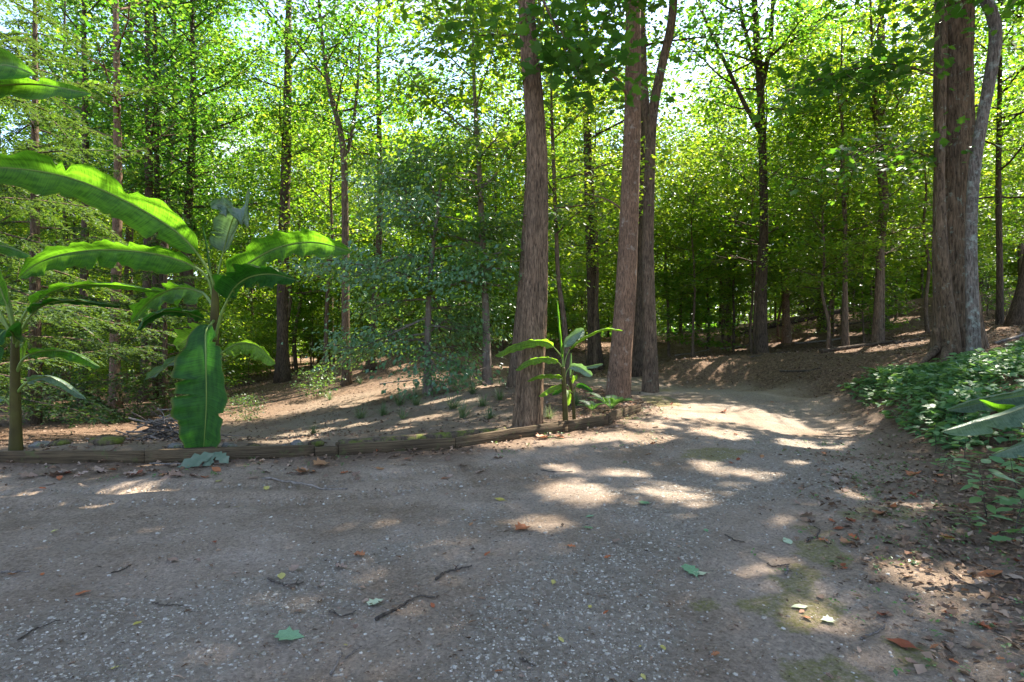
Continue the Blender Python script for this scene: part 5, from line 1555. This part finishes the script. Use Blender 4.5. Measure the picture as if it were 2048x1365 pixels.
ux, uy = np.cos(th) * rad_o, np.sin(th) * rad_o * el
ox, oy = ux * np.cos(ca) - uy * np.sin(ca), ux * np.sin(ca) + uy * np.cos(ca)
zb = (surf_z(x, y) + DRIVE_UP)[:, None]
hh = sz[:, None] * rs.uniform(0.08, 0.32, (n, 1))
tx, ty = rs.normal(size=(n, 1)) * 0.12, rs.normal(size=(n, 1)) * 0.12
low = np.stack([x[:, None] + ox, y[:, None] + oy, np.broadcast_to(zb - 0.006, ox.shape)], -1)
topv = np.stack([x[:, None] + ox * 0.78, y[:, None] + oy * 0.78, zb + hh + ox * tx + oy * ty], -1)
V = np.concatenate([low, topv], 1).reshape(-1, 3)
i = np.arange(n)[:, None, None] * 2 * k
j = np.arange(k)
Q = (i + np.stack([j, (j + 1) % k, k + (j + 1) % k, k + j], -1)[None]).reshape(-1, 4)
Hx = (np.arange(n)[:, None] * 2 * k + (k + np.arange(k))[None])
link('gravel', mk_mesh('gravel', V, [Q, Hx]), M['stone'], kind='stuff', label='grey crushed stone strewn along the driveway', category='gravel')

# ------------------------------------------------------------------ forest litter and small sprigs
rs = np.random.RandomState(41)
n = 95000
r_ = 2.4 + 34 * rs.rand(n) ** 1.35
a_ = rs.uniform(-0.85, 0.85, n)
x, y = r_ * np.sin(a_), r_ * np.cos(a_)
g, mo, li, sd = masks(x, y)
dens = li * (0.25 + 0.9 * fbm(x + 7, y, 3, 0.5)) * np.where((x < 1) & (y < 22), 0.3, 1.0)
bd = seg_dist(x, y, BOARD)
dens = np.maximum(dens, 0.6 * sstep(0.55, 0.1, bd))
dens = np.maximum(dens, 0.8 * sstep(1.3, 0.0, sd) * sstep(1.5, 2.8, x) * sstep(9, 6, y))
ok = rs.rand(n) < dens
x, y, r_ = x[ok][:52000], y[ok][:52000], r_[ok][:52000]
n = len(x)
C = np.stack([x, y, surf_z(x, y) + 0.012 + 0.012 * rs.rand(n)], 1)
Nn = nrm(np.stack([rs.normal(size=n) * 0.4, rs.normal(size=n) * 0.4, np.ones(n)], 1))
L = rs.uniform(0.02, 0.065, n) * (1 + 0.025 * r_)
V, T = leaf_quads(C, Nn, nrm(rs.normal(size=(n, 3)) * np.array([1, 1, 0.1])), L, L * rs.uniform(0.22, 0.4, n), 0.5)
link('leaf_litter', mk_mesh('leaf_litter', V, T), M['litter'], kind='stuff', label='brown dead leaves littering the forest floor and driveway edges', category='leaf litter')
# small green sprigs at the driveway's right edge and under the edging
n = 5200
x = rs.uniform(-6, 5.5, n); y = rs.uniform(2.0, 11, n)
g, mo, li, sd = masks(x, y)
d1 = sstep(0.6, 0.1, np.abs(seg_dist(x, y, BOARD) - 0.25)) * 0.5
d2 = sstep(1.4, 0.2, np.abs(sd)) * sstep(0.8, 2.0, x) * 0.9 * sstep(10, 6, y)
ok = rs.rand(n) < np.maximum(d1, d2) * sstep(0.45, 0.62, fbm(x + 70, y, 3, 1.7) + 0.05)
x, y = x[ok], y[ok]
per = 6
n = len(x) * per
C = np.repeat(np.stack([x, y, surf_z(x, y) + 0.008], 1), per, 0) + np.stack([rs.normal(size=n) * 0.02, rs.normal(size=n) * 0.02, rs.rand(n) * 0.03], 1)
az = rs.rand(n) * 6.28
V, T = leaf_quads(C, nrm(np.stack([rs.normal(size=n) * 0.4, rs.normal(size=n) * 0.4, np.ones(n)], 1)), np.stack([np.cos(az), np.sin(az), 0.4 + 0 * az], 1), rs.uniform(0.012, 0.035, n), rs.uniform(0.005, 0.011, n))
link('sprigs', mk_mesh('sprigs', V, T), M['sprig'], kind='stuff', label='tiny green sprigs growing along the driveway edges', category='weeds')

# ------------------------------------------------------------------ single fallen leaves and twigs on the driveway
def fallen_mesh(shape, seed, curl):
    rs = np.random.RandomState(seed)
    o = np.array([(0.42, 0.0)] + shape)
    z = curl * (np.abs(o[:, 1]) * 1.2 + 0.6 * (o[:, 0] - 0.4) ** 2) + rs.normal(size=len(o)) * 0.05 * curl * 2
    z -= z.min() - 0.01
    V = np.stack([o[:, 0] - 0.45, o[:, 1], z], 1)
    k = len(o)
    st, sf = tube(np.array([(-0.45, 0, z[1]), (-0.75, 0.04, 0.02)]), [0.012, 0.008], 3, cap=False)
    Vm, fm = merge([(V, np.array([[0, a, a % (k - 1) + 1] for a in range(1, k)])), (st, sf)])
    return Vm, fm
FM = {}
for mk, mt in (('red', 'leaf_red'), ('brown', 'leaf_brown'), ('yellow', 'leaf_yellow'), ('green', 'leaf_green'), ('pale', 'leaf_pale')):
    for si, sh in enumerate((OVAL, MAPLE, OAK)):
        Vm, fm = fallen_mesh(sh, si + 3, {'red': 0.45, 'brown': 0.5, 'yellow': 0.3, 'green': 0.15, 'pale': 0.2}[mk])
        me = mk_mesh('fallen_' + mk, Vm, fm)
        me.materials.append(M[mt])
        FM[mk, si] = me
def ground_px(px, py):
    d = H * F / (py - HY)
    return (px - 1024) / F * d, d
def fallen(px, py, size, colr, si, lab, grp=None, tilt=0.1, seed=0):
    x, y = ground_px(px, py)
    sx = size / F * y
    o = link('fallen_leaf', FM[colr, si], loc=(x, y, float(surf_z(x, y)) + 0.014), scale=sx, label=lab, category='leaf', group=grp or 'fallen leaves on the driveway')
    o.rotation_euler = (tilt * math.sin(seed * 3.1), tilt * math.cos(seed * 2.3), seed * 1.7)
singles = ((580, 1275, 55, 'green', 1, 'large teal green fallen leaf on the gravel, nearest the camera'), (1383, 1147, 58, 'green', 2, 'large dark green fallen leaf right of the middle of the driveway'), (1398, 1150, 36, 'pale', 0, 'pale leaf lying on the large dark green fallen leaf'), (563, 1153, 30, 'yellow', 0, 'pale yellow fallen leaf by a curved twig'),
           (751, 1210, 32, 'pale', 1, 'pale green fallen leaf left of the longest twig'), (1805, 1287, 58, 'red', 0, 'bright red-orange fallen leaf in the bottom right litter'), (1043, 1063, 34, 'red', 1, 'orange-brown fallen leaf alone in the middle of the driveway'), (718, 1117, 34, 'red', 2, 'dark red-brown curled leaf left of the forked twig'),
           (165, 1190, 30, 'red', 0, 'red-brown fallen leaf near the left edge'), (345, 1122, 30, 'brown', 0, 'grey-brown leaf standing on edge on the stones'), (275, 1250, 22, 'yellow', 0, 'tan leaf scrap among the gravel'), (1142, 1097, 18, 'red', 2, 'small dark red leaf just right of the middle'), (1575, 1085, 32, 'pale', 0, 'pale green fallen leaf at the mossy edge'),
           (1600, 1217, 36, 'pale', 0, 'greyish green leaf on the mossy ground at the right'), (1326, 1297, 20, 'yellow', 0, 'small yellow leaf at the bottom right of the gravel'), (1430, 1310, 22, 'red', 2, 'small brown curled leaf near the bottom edge'), (1895, 1082, 34, 'yellow', 0, 'yellow-orange leaf in the right-hand litter'),
           (1180, 1035, 22, 'green', 0, 'small yellowish green leaf in the sun patch'), (1176, 1060, 24, 'green', 2, 'small dark green sprig-like leaf below the sun patch'), (1290, 1010, 26, 'green', 1, 'pale green leaf between two sun patches'), (1000, 1003, 26, 'yellow', 0, 'pale tan leaf left of the sun patches'), (1232, 1082, 28, 'brown', 0, 'dark brown curled leaf right of the middle'),
           (680, 1137, 30, 'brown', 2, 'dry grey oak leaf in the middle left'), (590, 1140, 26, 'brown', 1, 'dry grey lobed leaf next to the pale yellow leaf'), (1655, 1240, 26, 'pale', 1, 'pale leaf among sprigs at the right'), (1412, 1062, 16, 'green', 0, 'tiny green leaf on the driveway right of the sun patches'),
           (1980, 1150, 60, 'red', 0, 'long rust-coloured leaf near the right edge'), (2030, 1160, 44, 'brown', 0, 'pale brown curled leaf at the right edge'), (1690, 1090, 26, 'red', 1, 'orange leaf left of the yellow-orange leaf'), (1645, 1085, 22, 'red', 2, 'small orange-brown leaf on the moss'), (1760, 1035, 36, 'red', 1, 'rusty leaf in front of the weedy bank'), (1810, 1060, 30, 'brown', 0, 'buff leaf in the litter before the weedy bank'),
           (640, 945, 36, 'red', 1, 'rusty curled leaf under the plank joint'), (720, 918, 34, 'red', 1, 'rusty leaf against the edging'), (760, 920, 30, 'red', 2, 'bright rusty leaf against the edging, right of its twin'), (600, 955, 30, 'brown', 1, 'tan leaf below the edging'), (815, 912, 26, 'red', 0, 'small red leaf at the foot of the edging'), (505, 965, 26, 'brown', 0, 'buff leaf on the dirt below the hanging banana leaf'),
           (437, 970, 24, 'yellow', 0, 'small tan leaf below the large pale fallen leaf'), (98, 975, 30, 'brown', 0, 'pale brown leaf on the dirt at the far left'), (135, 955, 26, 'brown', 1, 'curled brown leaf under the left planks'), (1085, 890, 26, 'red', 1, 'red-brown leaf at the foot of the edging near the small banana plant'), (1120, 888, 24, 'red', 0, 'small rusty leaf below the small banana plant'))
for i, (px, py, s, c_, si, lab) in enumerate(singles):
    fallen(px, py, s, c_, si, lab, seed=i)
rs = np.random.RandomState(77)
zones = (('litter at the right edge of the driveway', lambda: (rs.uniform(1600, 2040), rs.uniform(940, 1350)), ('red', 'brown', 'brown', 'red'), 60, (14, 30)),
         ('dirt strip in front of the edging', lambda: (rs.uniform(0, 1000), rs.uniform(928, 968)), ('red', 'brown', 'brown'), 46, (14, 30)),
         ('open driveway', lambda: (rs.uniform(0, 1600), rs.uniform(980, 1360)), ('brown', 'red', 'yellow', 'brown'), 46, (8, 20)),
         ('far sunny end of the driveway', lambda: (rs.uniform(1250, 1700), rs.uniform(800, 930)), ('red', 'brown'), 22, (9, 16)))
for zn, fn, cl, cnt, (s0, s1) in zones:
    for i in range(cnt):
        px, py = fn()
        if zn.startswith('dirt') and py < 952 - max(0, px - 640) * 0.16:
            py = 952 - max(0, px - 640) * 0.16 + rs.rand() * 14
        c_ = cl[rs.randint(len(cl))]
        nm = {'red': 'rusty red', 'brown': 'dull brown', 'yellow': 'pale yellow'}[c_]
        fallen(px, py, rs.uniform(s0, s1), c_, rs.randint(3), 'small %s fallen leaf on the %s' % (nm, zn), 'fallen leaves on the ' + zn, 0.3, rs.rand() * 9)

def twig(lab, pts, r, mat='twig', side=None):
    q = np.array([(*ground_px(a, b), 0) for a, b in pts])
    q = spline(q, 16)
    q[:, 2] = surf_z(q[:, 0], q[:, 1]) + 0.012 + r * 0.6
    b = q[0].copy()
    rs = np.random.RandomState(int(pts[0][0]))
    q2 = q + rs.normal(size=q.shape) * r * 0.35
    parts = [tube(q2 - b, np.linspace(r, r * 0.55, 16) * (1 + 0.15 * rs.normal(size=16)), 7)]
    if side:
        j, dx, dy = side
        e = q[j] + np.array([dx, dy, 0.015])
        parts.append(tube(np.array([q[j], (q[j] + e) / 2 + np.array([0, 0.005, 0.006]), e]) - b, [r * 0.5, r * 0.4, r * 0.25], 5))
    V, f = merge(parts)
    link('twig', mk_mesh('twig', V, f, True), M[mat], loc=tuple(b), label=lab, category='twig', group='twigs on the driveway')
twig('longest twig, dark green-black and bent at its right end', [(752, 1245), (790, 1222), (815, 1208), (838, 1198), (870, 1199)], 0.0085, side=(8, 0.03, -0.03))
twig('dark curved twig up right of the longest twig', [(872, 1168), (890, 1152), (912, 1142), (943, 1137)], 0.008, side=(10, 0.02, 0.02))
twig('short arched dark twig beside the pale yellow leaf', [(537, 1158), (560, 1168), (590, 1173), (608, 1167)], 0.007, side=(12, 0.01, 0.03))
twig('small forked twig below the arched twig', [(660, 1230), (680, 1237), (700, 1233), (712, 1225)], 0.005, side=(4, -0.03, 0.02))
twig('thin twig near the left edge of the gravel', [(305, 1209), (330, 1214), (365, 1211)], 0.004, side=(8, 0.03, -0.01))
twig('thin dark twig left on the stones', [(36, 1285), (75, 1268), (120, 1250)], 0.005)
twig('thin straight stick at the far left', [(0, 1143), (30, 1144), (60, 1146)], 0.007, 'twig_pale')
twig('pale straw-like stick near the bottom edge', [(663, 1346), (675, 1325), (685, 1305)], 0.005, 'twig_pale')
twig('pale straw-like stick beside the other near the bottom', [(690, 1318), (705, 1305), (720, 1292)], 0.004, 'twig_pale')
twig('thin twig curving among the left stones', [(222, 1147), (240, 1140), (262, 1128)], 0.005)
twig('long pale stick on the dirt in front of the edging', [(525, 967), (580, 972), (640, 980), (695, 985)], 0.012, 'twig_pale', side=(11, 0.1, 0.05))
twig('thin twig in the sun patch', [(1080, 947), (1110, 948), (1145, 947)], 0.008)
twig('dark curled twig at the mossy right edge', [(1615, 1085), (1632, 1075), (1640, 1062), (1628, 1055)], 0.006)
twig('short thick stick standing out on the mossy ground', [(1572, 1152), (1575, 1140), (1573, 1132)], 0.008, 'twig_pale')
twig('pale stick in the bottom right litter', [(1720, 1275), (1760, 1262), (1770, 1250)], 0.006, 'twig_pale')
twig('long thin dark stick in the right-hand litter', [(1890, 1140), (1950, 1175), (2010, 1200), (2047, 1212)], 0.006)
twig('thin stick near the lower right corner', [(1990, 1265), (2020, 1285), (2046, 1300)], 0.005)
twig('thin crossing stick in the right-hand litter', [(1960, 1215), (2000, 1215), (2040, 1216)], 0.005)
twig('short twig by the mossy patch', [(1450, 1072), (1470, 1082), (1490, 1087)], 0.006)
twig('short twig right of the large dark green leaf', [(1535, 1130), (1545, 1135), (1580, 1130)], 0.006)
twig('dark stick at the bottom left of the right half', [(1038, 1325), (1055, 1330), (1072, 1338)], 0.005)
twig('short twig along the foot of the edging', [(300, 945), (380, 942), (450, 944)], 0.008, 'twig_pale')

# large pale torn leaf lying against the edging
rs = np.random.RandomState(3)
x, y = ground_px(402, 946)
TORN = [(0.0, 0.0), (-0.12, 0.2), (0.1, 0.12), (0.06, 0.34), (0.26, 0.14), (0.3, 0.42), (0.42, 0.13), (0.56, 0.36), (0.6, 0.1), (0.84, 0.2), (0.76, 0.05), (1.05, -0.02), (0.76, -0.06), (0.86, -0.22), (0.6, -0.1), (0.6, -0.38), (0.44, -0.12), (0.3, -0.36), (0.26, -0.12), (0.08, -0.3), (0.1, -0.1), (-0.1, -0.16)]
z0 = float(surf_z(x, y))
tl_root = thing('torn_leaf', 'large torn grey-green leaf draped against the edging below the hanging banana leaf', 'leaf', (x, y, z0))
for k, (st, nn_, dv, L_) in enumerate((((0.10, 0.12, 0.13), (0.1, -0.6, 0.8), (-0.8, -0.45, -0.28), 0.40), ((0.08, 0.13, 0.14), (-0.1, -0.5, 0.85), (0.75, -0.5, -0.3), 0.26), ((0.08, 0.12, 0.14), (0.0, -0.7, 0.7), (-0.15, -0.8, -0.45), 0.24))):
    V, T = leaf_shape(np.array([st]), nrm(np.array([nn_], float)), nrm(np.array([dv], float)), np.array([L_]), [(u, v * 0.85) for u, v in OAK], 0.5)
    V[:, 2] = np.maximum(V[:, 2], 0.012 + 0.004 * k)
    link('lobe', mk_mesh('torn_lobe', V, T, True), M['leaf_torn'], tl_root)

# crumbs of bark, twig and leaf trodden into the driveway
rs = np.random.RandomState(51)
n = 16000
r_ = 1.8 + 9 * rs.rand(n) ** 1.3
a_ = rs.uniform(-0.95, 0.95, n)
x, y = r_ * np.sin(a_), r_ * np.cos(a_)
ok = (drive_sd(x, y) > -0.1) & (rs.rand(n) < 0.25 + 1.2 * (fbm(x + 31, y, 4, 1.1) - 0.35) + 0.5 * sstep(1.2, 0.2, seg_dist(x, y, BOARD)))
x, y = x[ok], y[ok]
n = len(x)
C = np.stack([x, y, surf_z(x, y) + DRIVE_UP + 0.006], 1)
L = np.clip(rs.lognormal(-4.0, 0.5, n), 0.006, 0.06)
V, T = leaf_quads(C, nrm(np.stack([rs.normal(size=n) * 0.35, rs.normal(size=n) * 0.35, np.ones(n)], 1)), nrm(rs.normal(size=(n, 3)) * np.array([1, 1, 0.05])), L, L * rs.uniform(0.08, 0.32, n), 0.4)
link('debris', mk_mesh('debris', V, T), M['litter'], kind='stuff', label='crumbs of bark, twig and leaf trodden into the driveway', category='debris')
print('STATS', STATS, 'trees', n_t, n_u, n_s)
